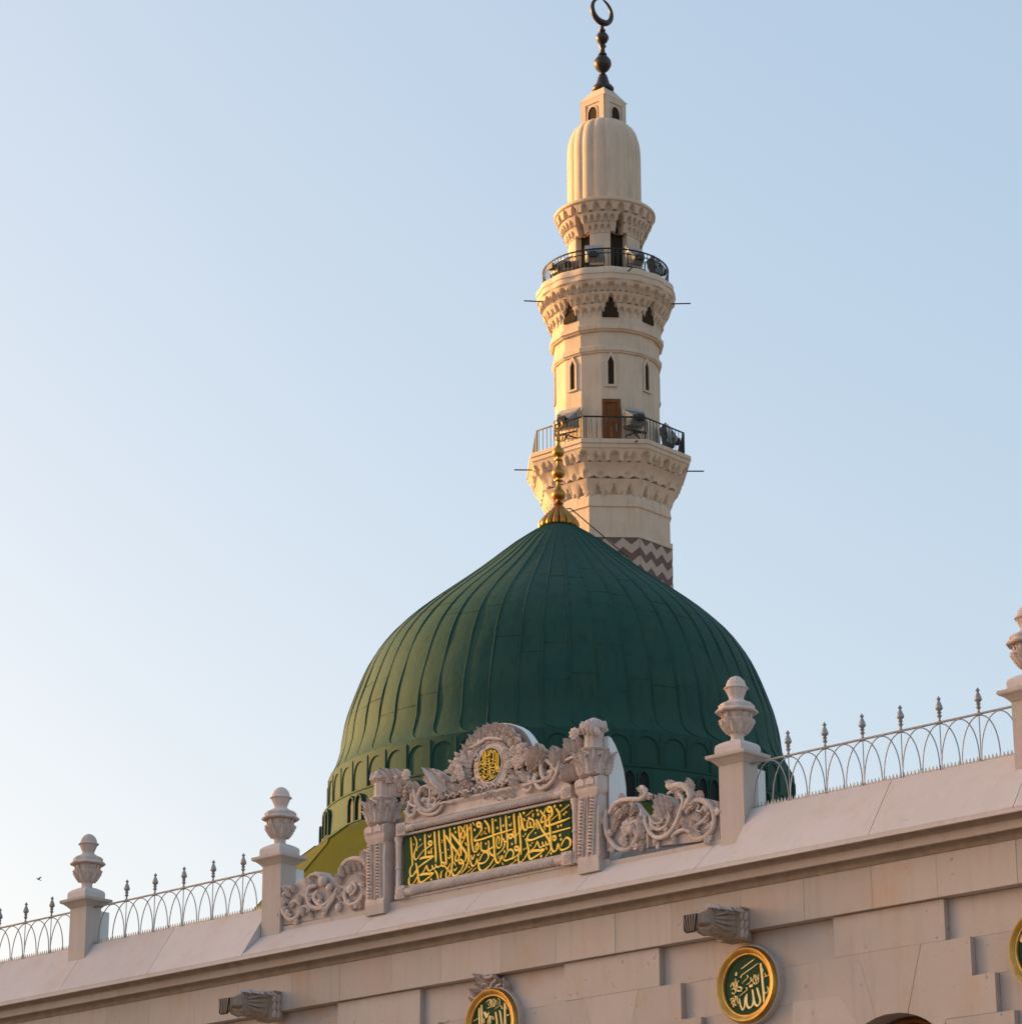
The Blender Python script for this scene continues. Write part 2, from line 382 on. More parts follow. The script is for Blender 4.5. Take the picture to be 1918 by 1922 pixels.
def rosette_mesh(k=9):
    b = MB()
    for ring, (r0, r1, nn, off) in enumerate(((.16,1.0,.0,0),(.10,.62,-.16,.5))):
        for i in range(k):
            a = 2*PI*(i+off)/k; ca, sa = math.cos(a), math.sin(a)
            nr, nc = 5, 3; P = []
            for q in range(nr):
                t = q/(nr-1); r = r0+(r1-r0)*t
                wd = .30*r1*math.sin(PI*(.12+.80*t))
                for s in (-1, 0, 1):
                    x = ca*r-sa*wd*s; z = sa*r+ca*wd*s
                    P.append((x, nn-.14*math.sin(PI*t)-.10*t-(.10 if s == 0 else 0), z))
            n = len(P); P += [(p[0]*.85, .45, p[2]*.85) for p in P]
            fs = []
            for q in range(nr-1):
                for s in range(2):
                    a_ = q*3+s; fs.append((a_,a_+1,a_+4,a_+3))
                fs.append((q*3,q*3+3,n+q*3+3,n+q*3)); fs.append((q*3+2,n+q*3+2,n+q*3+5,q*3+5))
            fs.append((nr*3-3,nr*3-2,n+nr*3-2,n+nr*3-3)); fs.append((nr*3-2,nr*3-1,n+nr*3-1,n+nr*3-2))
            b.add(P, fs)
    b.ball((0,-.26,0), (.2,.16,.2), 8, 6)
    return mesh('rosette', b, 'carved', 50)
ROS = rosette_mesh()
# ================================================================== PILLARS with urns
def pillar(u0, label):
    t = thing('stone_pillar', label, 'pillar', (u0,-.02,17.3), 'urn-topped pillars along the wall top')
    o = (u0,-.02,17.3); n0, n1 = -.30, .27; nc = (n0+n1)/2
    b = MB(o); b.box((u0-.385,n0,17.3),(u0+.385,n1,19.81)); obj('shaft', b, 'stone', t)
    b = MB(o); nh = (n1-n0)/2
    for (h0, z0, h1, z1) in ((.02,19.80,.05,19.84),(.05,19.84,.17,19.95),(.21,19.95,.235,19.98),(.235,19.98,.235,20.05)):
        b.frustum((u0,nc),(.385+h0,nh+h0),z0,(u0,nc),(.385+h1,nh+h1),z1)
    obj('cap', b, 'stone', t)
    b = MB(o)
    prv = (.42, 20.045)
    for h, z in ((.42,20.24),(.40,20.30),(.34,20.35),(.24,20.40),(.2,20.42)):
        b.frustum((u0,nc),(prv[0],prv[0]*.92),prv[1],(u0,nc),(h,h*.92),z); prv = (h, z)
    obj('plinth', b, 'coping', t)
    pr = [(.2,20.40),(.17,20.43),(.16,20.54),(.19,20.58),(.20,20.61),(.27,20.66),(.35,20.76),(.41,20.87),(.445,20.94),(.42,20.955),(.335,20.93),(.34,21.0),(.36,21.08),(.37,21.13),(.46,21.12),(.51,21.13),(.53,21.16),(.50,21.20),(.465,21.225),(.44,21.23),(.445,21.31),(.43,21.33)]
    def lob(th, z):
        if 20.62 < z < 20.95: return 1+.10*abs(math.cos(4*th))**.6-.07
        if 20.95 < z < 21.12: return 1+.09*(abs(math.cos(8*th))**.5-.6)
        if 21.12 <= z < 21.24: return 1+.025*math.cos(8*th)
        if z >= 21.24: return 1+.025*(1 if math.cos(8*th) > .1 else -1)
        return 1
    b = MB(o); b.lathe(pr, 64, (u0,-.02), lob); ur = obj('urn', b, 'carved', t, 25)
    for q in range(10):
        a = 2*PI*(q+.5)/10
        for z0, L, r_, m_, tl in ((20.60,.36,.24,LEAF,.42),(20.93,.22,.345,PETAL,.12)):
            aa = a+(0 if m_ is LEAF else PI/10)
            l_ = link('leaf', m_, ur); l_.location = (r_*math.sin(aa)+u0-o[0], -(-.02+r_*math.cos(aa)-o[1]), z0-o[2])
            l_.rotation_euler = (tl*-1 if False else tl, 0, aa); l_.scale = (L*.75, L*.7, L)
    b = MB(o); b.lathe([(.43,21.325),(.40,21.36),(.30,21.40),(.22,21.45),(.18,21.49),(.175,21.52),(.205,21.60),(.24,21.69),(.265,21.745),(.30,21.755),(.31,21.775),(.285,21.80),(.25,21.82),(.24,21.88),(.205,21.97),(.13,22.05),(.05,22.085),(0.01,22.09)], 48, (u0,-.02),
                   lambda th, z: 1+(.10*(abs(math.cos(4*th))**.5-.6) if 21.5 < z < 21.76 else 0.02*math.cos(8*th)))
    obj('lid', b, 'carved', ur, 40)
    b = MB(o); b.box((u0-.33,-.66,17.3),(u0+.33,-.305,19.72))
    obj('buttress', b, 'white', t)
    return t
pillar(-25.33, 'stone pillar with urn leftmost on the wall, between two railing stretches')
pillar(-16.68, 'stone pillar with urn just left of the carved scroll and inscription')
pillar(.10, 'stone pillar with urn standing against the green dome')
pillar(8.79, 'stone pillar with urn cut off by the right edge of the photo')

# ================================================================== RAILINGS
def railing(u0, u1, fins, sp, label):
    z0, z1, n = 18.665, 19.79, -.05
    o = (u0, n, z0)
    t = thing('railing', label, 'railing', o, 'steel hoop railings on the wall top')
    b = MB(o); b.tube([(u0,n,z1),(u1,n,z1)], .03, 6); obj('top_rail', b, 'steel', t, 60)
    hm = MB(); hw = sp*.475; H = z1-z0-.03
    hm.tube([(hw*math.cos(PI*i/20), 0, .0+H*math.sin(PI*i/20)**.92) for i in range(21)], .0165, 5)
    hmesh = mesh('hoop', hm, 'steel', 60)
    fm = MB()
    fm.lathe([(.035,0),(.04,.03),(.026,.045),(.03,.10),(.055,.13),(.06,.15),(.03,.175),(.045,.205),(.058,.23),(.03,.255),(.045,.27),(.085,.31),(.092,.34),(.075,.40),(.045,.47),(.025,.52),(.05,.545),(.052,.56),(.03,.585),(.01,.62)], 12)
    fmesh = mesh('finial', fm, 'steel', 50)
    pm = MB(); pm.tube([(0,0,0),(0,0,z1-z0)], .014, 5); pmesh = mesh('post', pm, 'steel', 60)
    k0 = math.ceil((u0-fins[0])/(sp/2)); k1 = math.floor((u1-fins[0])/(sp/2))
    for k in range(k0, k1+1):
        c = fins[0]+k*sp/2
        if c-hw*.4 < u0 or c+hw*.4 > u1: continue
        if c-hw < u0-.05 or c+hw > u1+.05:           # the end hoops stop at the pillar
            q = MB(o); pts = [(c+hw*math.cos(PI*i/20), n+.012, z0+H*math.sin(PI*i/20)**.92) for i in range(21)]
            pts = [p for p in pts if u0 <= p[0] <= u1]
            q.tube(pts, .0165, 5); obj('hoop', q, 'steel', t, 60); continue
        h = link('hoop', hmesh, t); h.location = (c-u0, -.012 if k % 2 else .012, 0)
    for c in fins:
        h = link('finial', fmesh, t); h.location = (c-u0, 0, z1-z0+.01)
        h = link('post', pmesh, t); h.location = (c-u0, 0, 0)
    b = MB(o); x = u0+.04
    b.box((u0,n-.008,z0-.01),(u1,n+.008,z0+.02))
    while x < u1-.03:
        b.add([(x,n-.012,z0+.015),(x+.07,n-.012,z0+.015),(x+.035,n-.006,z0+.125),(x,n+.012,z0+.015),(x+.07,n+.012,z0+.015),(x+.035,n+.006,z0+.125)],
              [(0,1,2),(3,5,4),(0,2,5,3),(1,4,5,2)]); x += .105
    obj('spike_strip', b, 'steel', t, kind='stuff')
    return t
railing(-33.98, -25.72, [-32.2,-30.9,-29.62,-28.31,-27.03], 1.29, 'steel hoop railing at the far left, ending at the leftmost urn pillar')
railing(-24.94, -17.07, [-23.46,-22.16,-20.86,-19.56,-18.26], 1.30, 'steel hoop railing between the two left urn pillars')
railing(.49, 8.40, [1.66,2.79,3.92,5.05,6.17,7.28], 1.123, 'steel hoop railing right of the dome, between the two right urn pillars')

class Carve:
    """places carved pieces on a thing; positions are photo points of an enlarged crop laid on the plane n of the wall"""
    def __init__(s, t, org, crop=(0,0,1)): s.t, s.o, s.crop, s.leafy = t, org, crop, False
    def at(s, x, y, n): return W(s.crop[0]+x/s.crop[2], s.crop[1]+y/s.crop[2], n)
    def leaf(s, a, e, n=.25, wd=1.0, m=None, lift=1.0, nm='leaf'):
        (u0, z0), (u1, z1) = s.at(*a, n), s.at(*e, n)
        L = math.hypot(u1-u0, z1-z0); an = math.atan2(u1-u0, z1-z0)
        o = link(nm, m or LEAF, s.t); o.location = (u0-s.o[0], -(n-s.o[1]), z0-s.o[2])
        o.rotation_euler = (0, an, 0); o.scale = (L*wd, L*lift*1.35, L); return o
    def ros(s, c, r, n=.3, nm='rosette'):
        u, z = s.at(*c, n); o = link(nm, ROS, s.t)
        o.location = (u-s.o[0], -(n-s.o[1]), z-s.o[2]); rr = r/s.crop[2]/66
        o.rotation_euler = (0, random.uniform(0,1), 0); o.scale = (rr, rr*.8, rr); return o
    def scroll(s, pts, r0, r1=None, n=.25, rise=.0, nm='scroll', k=8, sq=1.0):
        P = []
        pp = catmull([(*p, 0) for p in pts], 5)
        for i, p in enumerate(pp):
            t = i/(len(pp)-1); nn = n+rise*math.sin(PI*t)
            u, z = s.at(p.x, p.y, n); P.append((u, nn, z))
        r1 = r0 if r1 is None else r1; m_ = len(P)-1
        if s.leafy and len(pts) >= 6:
            for i in range(3, m_-2, 5):
                d = Vector((P[i+1][0]-P[i-1][0], 0, P[i+1][2]-P[i-1][2])).normalized(); sd = 1 if (i//5) % 2 else -1
                q = Vector((d.x*.75-sd*d.z*.66, 0, d.z*.75+sd*d.x*.66)); L = r0*3.6
                o = link('leaf', LEAF, s.t); o.location = (P[i][0]-s.o[0], -(n-.01-s.o[1]), P[i][2]-s.o[2])
                o.rotation_euler = (0, math.atan2(q.x, q.z), 0); o.scale = (L*.8, L*1.2, L)
        b = MB(s.o); b.tube(P, [(r0+(r1-r0)*i/m_)*(.55+.45*min(1,6*min(i,m_-i)/m_+.15)) for i in range(m_+1)], k, sq)
        return obj(nm, b, 'carved', s.t, 60)
    def ball(s, c, r, n=.3, nm='boss', rr=None):
        u, z = s.at(*c, n); q = r/s.crop[2]/66
        b = MB(s.o); b.ball((u,n,z), (q,q*.8,q*1.05) if rr is None else rr, 10, 8); return obj(nm, b, 'carved', s.t, 60)

# ================================================================== INSCRIBED PEDIMENT
PO = (-8.3, .15, 17.8)
pd = thing('inscribed_pediment', 'carved stone pediment with green board of gold Arabic lettering in front of the dome', 'pediment', PO)
b = MB(PO)
slab = [(-12.75,17.5),(-12.75,20.25),(-11.4,20.45),(-10.95,20.95),(-10.3,21.1),(-9.8,21.05)]
slab += [(-8.13-1.42*math.cos(a), 21.05+1.33*math.sin(a)) for a in [PI*i/18 for i in range(1,18)]]
slab += [(-6.5,20.95),(-6.1,21.25),(-5.3,21.0),(-4.95,20.4),(-4.14,20.3),(-4.14,17.5)]
b.prism(slab, -.28, .0); obj('back_slab', b, 'white', pd)
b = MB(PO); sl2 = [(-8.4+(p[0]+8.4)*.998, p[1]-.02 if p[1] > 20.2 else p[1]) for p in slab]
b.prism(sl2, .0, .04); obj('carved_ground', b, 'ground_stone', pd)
b = MB(PO); b.box((-12.9,-.4,17.5),(-4.0,.19,18.06)); b.box((-11.45,.0,18.06),(-5.33,.23,18.13)); obj('base_course', b, 'stone', pd)
# board and lettering
BU0, BU1, BZ0, BZ1 = -11.45, -5.32, 18.405, 19.795
b = MB(PO); b.box((BU0,.08,BZ0),(BU1,.19,BZ1)); bd = obj('sign_board', b, 'board', pd)
LET = MB(PO); _let = [0]
def stroke(mb, crop, wpx, pts, n, taper=.35, flat=None):
    q = catmull([(*p, 0) for p in pts], 6)
    P = [Vector(W(crop[0]+p.x/crop[2], crop[1]+p.y/crop[2], n)) for p in q]
    _let[0] += 1; nn = n + .012 + .0007*(_let[0] % 60)
    k = len(P)-1; hw = wpx/crop[2]/68/2
    L = []; R = []
    for i, p in enumerate(P):
        d = P[min(i+1,k)]-P[max(i-1,0)]
        d = d.normalized() if d.length > 1e-6 else Vector((1,0))
        t = i/k; ww = hw*(taper+(1-taper)*min(1, 5*min(t+.08,1-t+.04)))
        ang = abs(d.x*.55+d.y*.83)                      # broad-nib pen: down strokes thick, rising strokes thin
        ww *= (.48+.52*min(1, abs(-d.x*.55+d.y*.83)*1.35)) if taper < .9 else 1
        L.append(p+Vector((-d.y,d.x))*ww); R.append(p-Vector((-d.y,d.x))*ww)
    pts3 = []
    for a, c in zip(L, R): pts3 += [(a.x,nn,a.y),(c.x,nn,c.y),(a.x,n-.005,a.y),(c.x,n-.005,c.y)]
    fs = []
    for i in range(k):
        a = i*4; fs += [(a,a+1,a+5,a+4),(a,a+4,a+6,a+2),(a+1,a+3,a+7,a+5)]
    fs += [(0,2,3,1),(k*4,k*4+1,k*4+3,k*4+2)]
    mb.add(pts3, fs)
def dot(mb, crop, d, c, n):
    _let[0] += 1; u, z = W(crop[0]+c[0]/crop[2], crop[1]+c[1]/crop[2], n); h = d/crop[2]/68/2*1.05
    mb.prism([(u-h*.9,z+h*.35),(u-h*.25,z-h),(u+h*.9,z-h*.35),(u+h*.25,z+h)], n-.005, n+.012+.0007*(_let[0] % 60))
def ring(mb, crop, r, wpx, c, n, ky=1.15):
    stroke(mb, crop, wpx, [(c[0]+r*math.cos(a), c[1]+r*ky*math.sin(a)) for a in [2*PI*i/8 for i in range(9)]], n, 1.0)
def writing(mb, crop, text, n):
    for ln in text.strip().split('\n'):
        tk = ln.split(); 
        if tk[0] == 'd':
            for q in tk[2:]: dot(mb, crop, float(tk[1]), tuple(map(float, q.split(','))), n)
        elif tk[0] == 'o':
            for q in tk[3:]: ring(mb, crop, float(tk[1]), float(tk[2]), tuple(map(float, q.split(','))), n)
        else: stroke(mb, crop, float(tk[0]), [tuple(map(float, q.split(','))) for q in tk[1:]], n)
WA = """
50 225,440 238,650 255,900 268,1130 222,1230 203,1330 222,1425 270,1438 360,1340 430,1215
62 815,935 640,1055 480,1170 380,1280 270,1440
70 460,1005 560,962 700,945 820,920
55 590,355 597,600 610,800 600,925
o 44 52 730,592
46 760,655 690,690 580,765 490,860 400,985 345,1015 312,940 325,830 365,720 385,620 365,510 315,415
28 385,800 395,735 470,665 548,590
d 58 470,500
d 40 305,625 1035,520 1040,570 1200,760 1240,925 1055,840 400,1620
28 680,385 715,445 760,350
30 1190,960 1230,990 1260,910
36 790,710 760,760 770,880
34 700,790 690,850 720,850 700,790
60 845,295 855,550 872,800 885,1090
55 955,275 970,600 1000,900 1022,1110
60 1090,245 1112,600 1140,950 1150,1150
55 1240,205 1255,500 1292,800 1308,1080 1290,1200 1290,1340 1345,1435 1420,1410 1500,1300
60 1130,395 1250,580 1380,760 1490,905
60 1285,345 1400,500 1510,640
40 1500,700 1450,830 1395,960 1400,1040 1450,1050 1485,980 1470,880
o 42 46 1065,1140
44 1040,1150 970,1200 905,1205 865,1135
44 885,1200 830,1262 780,1165
44 815,1250 700,1312 645,1160
40 645,1165 600,1270 545,1355 480,1412
66 470,1430 560,1395 700,1385 830,1362
58 825,1378 700,1480 580,1570 490,1612 440,1545 425,1400 400,1240 365,1105
44 420,1440 330,1600 240,1690 195,1640 192,1540 215,1450
d 66 765,1530
42 858,1300 915,1385 945,1530
36 1062,1300 1020,1370 1015,1510
44 1115,1185 1185,1270 1245,1340 1235,1440 1170,1490 1148,1400 1190,1290 1255,1110
28 1355,1085 1392,1170
30 1355,1265 1385,1295 1430,1220
"""
WB = """
d 68 65,490 90,585
60 -10,640 110,790 220,930 305,1035 368,1150 362,1260 330,1340
50 170,430 190,650 215,900 230,1050 232,1195
40 0,895 90,1040 160,1130 187,1220 150,1315 100,1325 88,1230 130,1130 200,1000 300,780 400,590 452,450
40 215,435 270,510 325,580 320,680 260,735 235,660 270,570 345,390
56 388,390 402,650 425,950 440,1250 400,1400 340,1530 235,1655
46 483,365 500,650 520,900 555,1060 600,1098 650,1060 682,960 660,860 620,950 615,1050
o 48 56 695,395
50 758,360 758,530 690,640 605,740 590,800 690,795 900,730 1150,640 1400,565 1565,510
d 66 585,530
26 540,335 580,415
46 838,285 910,370 950,470 960,605
d 48 865,490 870,625
26 745,672 800,625 862,545
50 1045,235 1055,450 1070,700 1090,950 1100,1150 1130,1300 1180,1382 1240,1335 1290,1200 1315,1275
d 60 1130,280 1475,205 
d 74 1150,475 1305,415
30 1440,380 1490,420 1520,340
48 1225,195 1245,500 1268,750 1250,930 1190,992 1130,935 1130,800 1160,690 1205,760 1180,900
55 1370,155 1387,500 1412,800 1412,1055
40 1305,735 1345,830 1420,800
50 1345,830 1330,950 1270,1050 1130,1170 1050,1192 970,1130 930,1000 940,850
d 62 925,825 858,880
55 735,830 728,960 760,1060 850,1072 950,1025 1085,930
58 1590,105 1602,400 1620,650 1645,810
o 44 50 1490,690
40 1560,555 1575,680 1650,695
d 70 1535,890 1340,1085
50 1350,1255 1400,1120 1490,1030 1572,1100 1550,1230 1450,1295 1340,1312 1290,1195
50 690,1335 740,1210 820,1110 900,1110 932,1220 860,1345 740,1392 660,1370 640,1265
46 640,1270 600,1400 540,1462 480,1400 460,1270
40 480,1175 520,1285 570,1155
o 44 50 215,1345
50 275,1330 282,1440 220,1570 130,1690 40,1715 -10,1640
36 370,1260 330,1310 280,1355
56 668,1395 700,1540 770,1585 880,1522 980,1420 1085,1235
28 330,1678 420,1590 515,1505
28 440,1668 530,1580 630,1490
28 995,1532 1060,1460 1122,1398
28 1460,1442 1530,1400 1610,1345
26 1280,1370 1312,1432
d 50 435,1490
26 55,1365 92,1440
28 45,1540 75,1580 115,1500
28 640,1160 675,1190 710,1110
26 335,845 362,935
d 34 1195,1210 1200,1250
"""
WC = """
55 80,385 95,650 115,900 127,1175
55 230,365 270,500 310,700 360,805 420,775 440,700
50 200,440 215,700 235,900 255,1150 265,1445
46 275,600 285,690 235,840 140,955 80,985 48,880
48 420,745 428,620 480,520 560,540 605,630 570,725 430,742
44 500,590 520,725
d 60 465,495
30 385,458 480,380 582,293
d 78 340,370 685,300 710,405
d 54 580,400 575,445
30 335,500 377,580
46 765,295 830,400 892,460 882,560 810,612 788,540 840,430 925,215
o 52 58 1005,275
58 1072,255 1072,400 1010,490 930,570 895,660 940,702 1060,672 1250,602 1400,552 1525,490
50 990,395 1005,650 1022,900 1037,1150 1060,1300 1120,1362 1190,1312 1228,1165 1258,1285
30 1045,560 1130,485 1218,408
32 1280,348 1400,245 1522,148
d 80 1140,195
d 58 1290,175 1375,405 1428,350
46 1172,255 1230,330 1267,420 1267,545
60 640,530 700,620 770,760 870,910 960,1040 1002,1200
34 1030,1180 1015,1290 950,1400 860,1522
58 640,640 600,750 520,850 430,960 425,1050 520,1062 700,992 900,912 1200,830 1525,740
40 690,780 665,700 645,610
d 76 1205,710 1285,680
d 54 630,880 365,910 320,960
o 44 56 1110,1012
d 78 1260,940 1285,1045
56 1288,1225 1340,1100 1430,1000 1522,1070 1512,1210 1420,1282 1285,1315 1228,1165
42 985,1160 920,1180 888,1095
42 905,1175 840,1215 800,1105
42 835,1215 740,1245 675,1085
42 675,1090 630,1210 565,1290 485,1355
70 485,1375 600,1335 740,1325 865,1298
58 862,1312 760,1400 640,1480 510,1552 460,1480 455,1350 430,1200 378,1025
48 430,1380 360,1520 240,1645 190,1590 192,1480 215,1350
o 44 54 148,1278
46 212,1275 212,1390 120,1490 -10,1565
d 80 780,1480
d 68 1035,1410 30,1165
32 485,1175 522,1222
d 40 330,1310 380,1280 550,1140
30 900,1235 930,1315
28 -10,1692 60,1650 112,1600
d 54 125,1580
30 850,705 890,805
"""
for cr, tx in (((755,1540,13.727), WA), ((850,1520,13.727), WB), ((960,1500,13.727), WC)): writing(LET, cr, tx, .19)
obj('lettering', LET, 'letter', bd)
# frame: fillets, twisted ropes, beams
b = MB(PO)
b.box((BU0-.06,.1,BZ1),(BU1+.06,.27,BZ1+.055)); b.box((BU0-.06,.1,BZ0-.09),(BU1+.06,.26,BZ0-.002)); obj('fillet', b, 'carved', pd)
def rope(z, n, r, a, e):
    b = MB(PO); ln = e-a; ns = int(ln/.0125); k = 10
    base = len(b.v)
    for i in range(ns+1):
        x = a+ln*i/ns
        for j in range(k):
            an = 2*PI*j/k; rr = r*(.55+.50*abs(math.cos(an-PI*x/.10)))
            b.pt((x, n+rr*math.cos(an), z+rr*math.sin(an)))
    for i in range(ns):
        for j in range(k): b.f.append((base+i*k+j, base+i*k+(j+1)%k, base+(i+1)*k+(j+1)%k, base+(i+1)*k+j))
    b.f.append(tuple(base+j for j in range(k))); b.f.append(tuple(base+ns*k+j for j in range(k)))
    obj('rope_moulding', b, 'carved', pd, 70)
    for x0, x1, d in ((a-.32,a,1),(e,e+.32,-1)):
        q = MB(PO); q.tube([(x0,n-.03,z),(x0+.08,n,z),(x0+.16,n,z),(x0+.24,n,z),(x1,n,z)], [r*.8,r*1.25,r*.85,r*1.2,r*.9], 10); obj('rope_end', q, 'carved', pd, 60)
rope(19.975, .27, .10, -10.95, -5.80)
rope(18.225, .27, .10, -10.95, -5.80)
b = MB(PO)
b.prism_x([(.1,20.07),(.24,20.07),(.27,20.12),(.20,20.2),(.19,20.36),(.26,20.44),(.27,20.5),(.1,20.52)], -11.4, -5.35); obj('top_beam', b, 'carved', pd)
for cu, cz in ((-11.42,19.97),(-5.34,19.99),(-5.34,18.25),(-11.42,18.24)):
    b = MB(PO); b.box((cu-.17,.12,cz-.17),(cu+.17,.36,cz+.17)); cb = obj('corner_block', b, 'carved', pd)
    o = link('rosette', ROS, cb); o.location = (cu-PO[0], -(.36-PO[1]), cz-PO[2]); o.scale = (.15,.12,.15)
# piers: colonnette, bead strings, capitals, vases
bm_ = MB(); 
bm_.tube([(-.085,0,0),(-.08,-.03,.075),(0,-.05,.09),(.08,-.03,.075),(.085,0,0)], [.016,.026,.03,.026,.016], 6)
BEAD = mesh('bead', bm_, 'carved', 60)
for sgn, u0 in ((-1,-12.78),(1,-4.98)):
    c = u0+.42
    b = MB(PO); b.prism_x([(.0,18.02),(.40,18.02),(.40,18.12),(.36,18.2),(.37,19.3),(.34,19.75),(.0,19.75)], u0+.06, u0+.78)
    obj('pier', b, 'carved', pd)
    b = MB(PO); b.box((u0+.1,.0,17.75),(u0+.82,.42,18.02)); obj('pier_base', b, 'stone', pd)
    for q in range(2):
        for i in range(17):
            z = 18.2+i*.088; t = i/16
            x = u0+.22+q*.34 + (.10*(t-.5) if sgn > 0 else -.04*(t-.5))
            o = link('bead', BEAD, pd); o.location = (x-PO[0], -(.375-PO[1]), z-PO[2]); o.rotation_euler = (0, .25, 0)
    b = MB(PO); b.tube([(c,.37,18.15),(c,.38,19.72)], .035, 6); obj('pier_fillet', b, 'carved', pd, 60)
    cx = -11.62 if sgn < 0 else -5.14
    b = MB(PO); b.lathe([(.11,18.1),(.11,18.2),(.08,18.24),(.075,18.9),(.10,18.92),(.10,18.96),(.08,18.98),(.085,19.5),(.11,19.56),(.09,19.62),(.13,19.72),(.13,19.8)], 16, (cx,.2)); obj('colonnette', b, 'carved', pd, 40)
    b = MB(PO)
    for (h0,z0,h1,z1) in ((.27,19.68,.31,19.74),(.31,19.74,.36,19.84),(.36,19.84,.38,19.90),(.38,19.90,.38,19.96)):
        b.frustum((c+.02,.16),(h0,h0*.75),z0,(c+.02,.16),(h1,h1*.75),z1)
    b.prism_x([(-.1,19.962),(.46,19.962),(.48,20.1),(.42,20.2),(.30,20.26),(-.1,20.26)], c-.36, c+.40)
    for q in (-1, 1): b.prism([(c+.02+q*.17-.13,20.0),(c+.02+q*.17+.13,20.0),(c+.02+q*.17+.13,20.12),(c+.02+q*.17,20.22),(c+.02+q*.17-.13,20.12)], .40, .50)
    obj('capital', b, 'carved', pd)
    vb = c+.05
    b = MB(PO); b.lathe([(.30,20.24),(.40,20.30),(.46,20.46),(.45,20.66),(.38,20.82),(.33,20.9),(.38,20.93),(.40,20.97),(.36,21.0),(.25,21.02),(.24,21.25),(.25,21.44),(.29,21.47),(.36,21.5),(.37,21.55),(.30,21.66),(.2,21.76),(.06,21.83),(.0,21.84)], 40, (vb,.16),
                    lambda th, z: 1+.05*math.cos(10*th))
    vs = obj('vase', b, 'carved', pd, 40)
    for i in range(9):                               # acanthus leaves standing round the vase foot
        a = 2*PI*(i+.5)/9
        if math.cos(a) < -.6: continue
        for z0, L, r in ((20.27,.42,.40),(20.52,.40,.42)):
            aa = a + (0 if z0 < 20.4 else PI/9)
            o = link('leaf', LEAF2, vs); o.location = (vb+r*math.sin(aa)-PO[0], -(.16+r*math.cos(aa)-PO[1]), z0-PO[2])
            o.rotation_euler = (0, 0, aa); o.scale = (L*.95, L*1.05, L)
        o = link('leaf', PETAL, vs); o.location = (vb+.30*math.sin(a)-PO[0], -(.16+.30*math.cos(a)-PO[1]), 21.45-PO[2])
        o.rotation_euler = (0, 0, a); o.scale = (.3, .3, .26)
# white back of the right pier, rounded at the top
for u0 in (-4.88,):
    b = MB(PO)
    b.prism_x([(.02,17.5),(.02,21.32),(-.10,21.28),(-.25,21.12),(-.42,20.85),(-.56,20.5),(-.64,20.1),(-.66,19.6),(-.66,17.5)], u0, u0+.745); obj('pier_back', b, 'white', pd)
# crest carving
cv = Carve(pd, PO, (690,1420,11.99))
cv.ros((860,410), 130, .30); cv.ball((650,470), 55, .34)
for a, e in (((560,560),(360,300)),((600,540),(520,290)),((700,560),(640,270)),((600,640),(720,480)),((640,900),(640,640)),((560,880),(570,640)),((700,800),(800,560)),((780,640),(900,560)),((800,760),(940,700)),((780,860),(950,800)),((790,960),(930,900)),((820,1080),(800,930)),((900,760),(1000,560)),((1050,820),(1110,560)),((1120,800),(1180,660))):
    cv.leaf(a, e, .27, .7)
S = lambda pts, r0, r1=None, n=.25, rise=.0: cv.scroll(pts, r0*1.55, (r0 if r1 is None else r1)*1.55, n, rise, sq=.9)
S([(985,840),(975,1020),(905,1180),(905,1300),(970,1350),(1050,1300),(1095,1180),(1085,1000),(1050,820),(1040,680)], .042, .038, .30)
S([(1390,650),(1250,720),(1170,880),(1165,1030),(1240,1180),(1390,1235),(1540,1150),(1640,1000)], .045, .04, .28, .05)
S([(1100,1080),(1190,1240),(1390,1315),(1580,1260),(1700,1080)], .04, .03, .27, .02)
S([(1420,690),(1410,880),(1390,1080),(1400,1180)], .04, .03, .25)
S([(1230,1000),(1330,1080),(1470,1080),(1560,980)], .03, .02, .24)
S([(900,1020),(1000,1100),(1120,1150)], .03, .025, .33)
S([(1600,1090),(1720,1040),(1830,1040),(1915,1045)], .025, .02, .30)
cv.leaf((1720,820),(1440,300),.26,.75); cv.leaf((1620,720),(1380,470),.24,.6); cv.leaf((1650,760),(1640,310),.24,.5)
S([(1640,880),(1600,760),(1530,760),(1520,880)], .03, .025, .28); cv.ball((1275,985), 70, .27); cv.ball((1580,800), 45, .30)
cv.leaf((1250,1110),(1240,930),.25,.9); cv.leaf((1190,820),(1330,690),.25,.7); cv.leaf((1700,960),(1640,860),.27,.8)
cv.crop = (980,1350,11.28)
for a, e in (((140,1000),(290,600)),((180,1030),(370,590)),((210,1060),(480,540)),((260,1000),(590,650)),((330,960),(560,800)),((700,1060),(780,590)),((620,960),(700,620)),((760,960),(890,640)),((880,900),(960,620))):
    cv.leaf(a, e, .26, .55)
S([(720,1100),(610,950),(490,870),(410,960),(415,1150),(480,1270),(590,1230),(640,1110),(560,1130)], .042, .035, .30)
S([(275,1210),(300,1370),(420,1480),(570,1410),(710,1220),(780,960),(800,760)], .042, .03, .29, .03)
S([(0,1430),(240,1345),(450,1285),(640,1110)], .028, .02, .33)
S([(20,1480),(100,1530),(170,1490),(200,1400)], .035, .03, .30); S([(150,1200),(140,1300),(200,1330),(260,1180)], .03, .025, .28)
S([(800,1240),(860,1130),(960,1010)], .03, .02, .33); S([(930,870),(1080,800),(1240,730),(1420,670)], .03, .025, .40)
S([(430,1410),(520,1420),(600,1330)], .035, .025, .26)
cv.ros((1100,310), 130, .36)
for i in range(7): cv.leaf((870+i*55,1330-i*14),(880+i*60,1030-i*24),.36,.42)
for a, e in (((980,760),(960,460)),((1060,720),(1010,420)),((1120,700),(1120,450)),((1180,640),(1240,380)),((1000,600),(930,420))): cv.leaf(a, e, .30, .6)
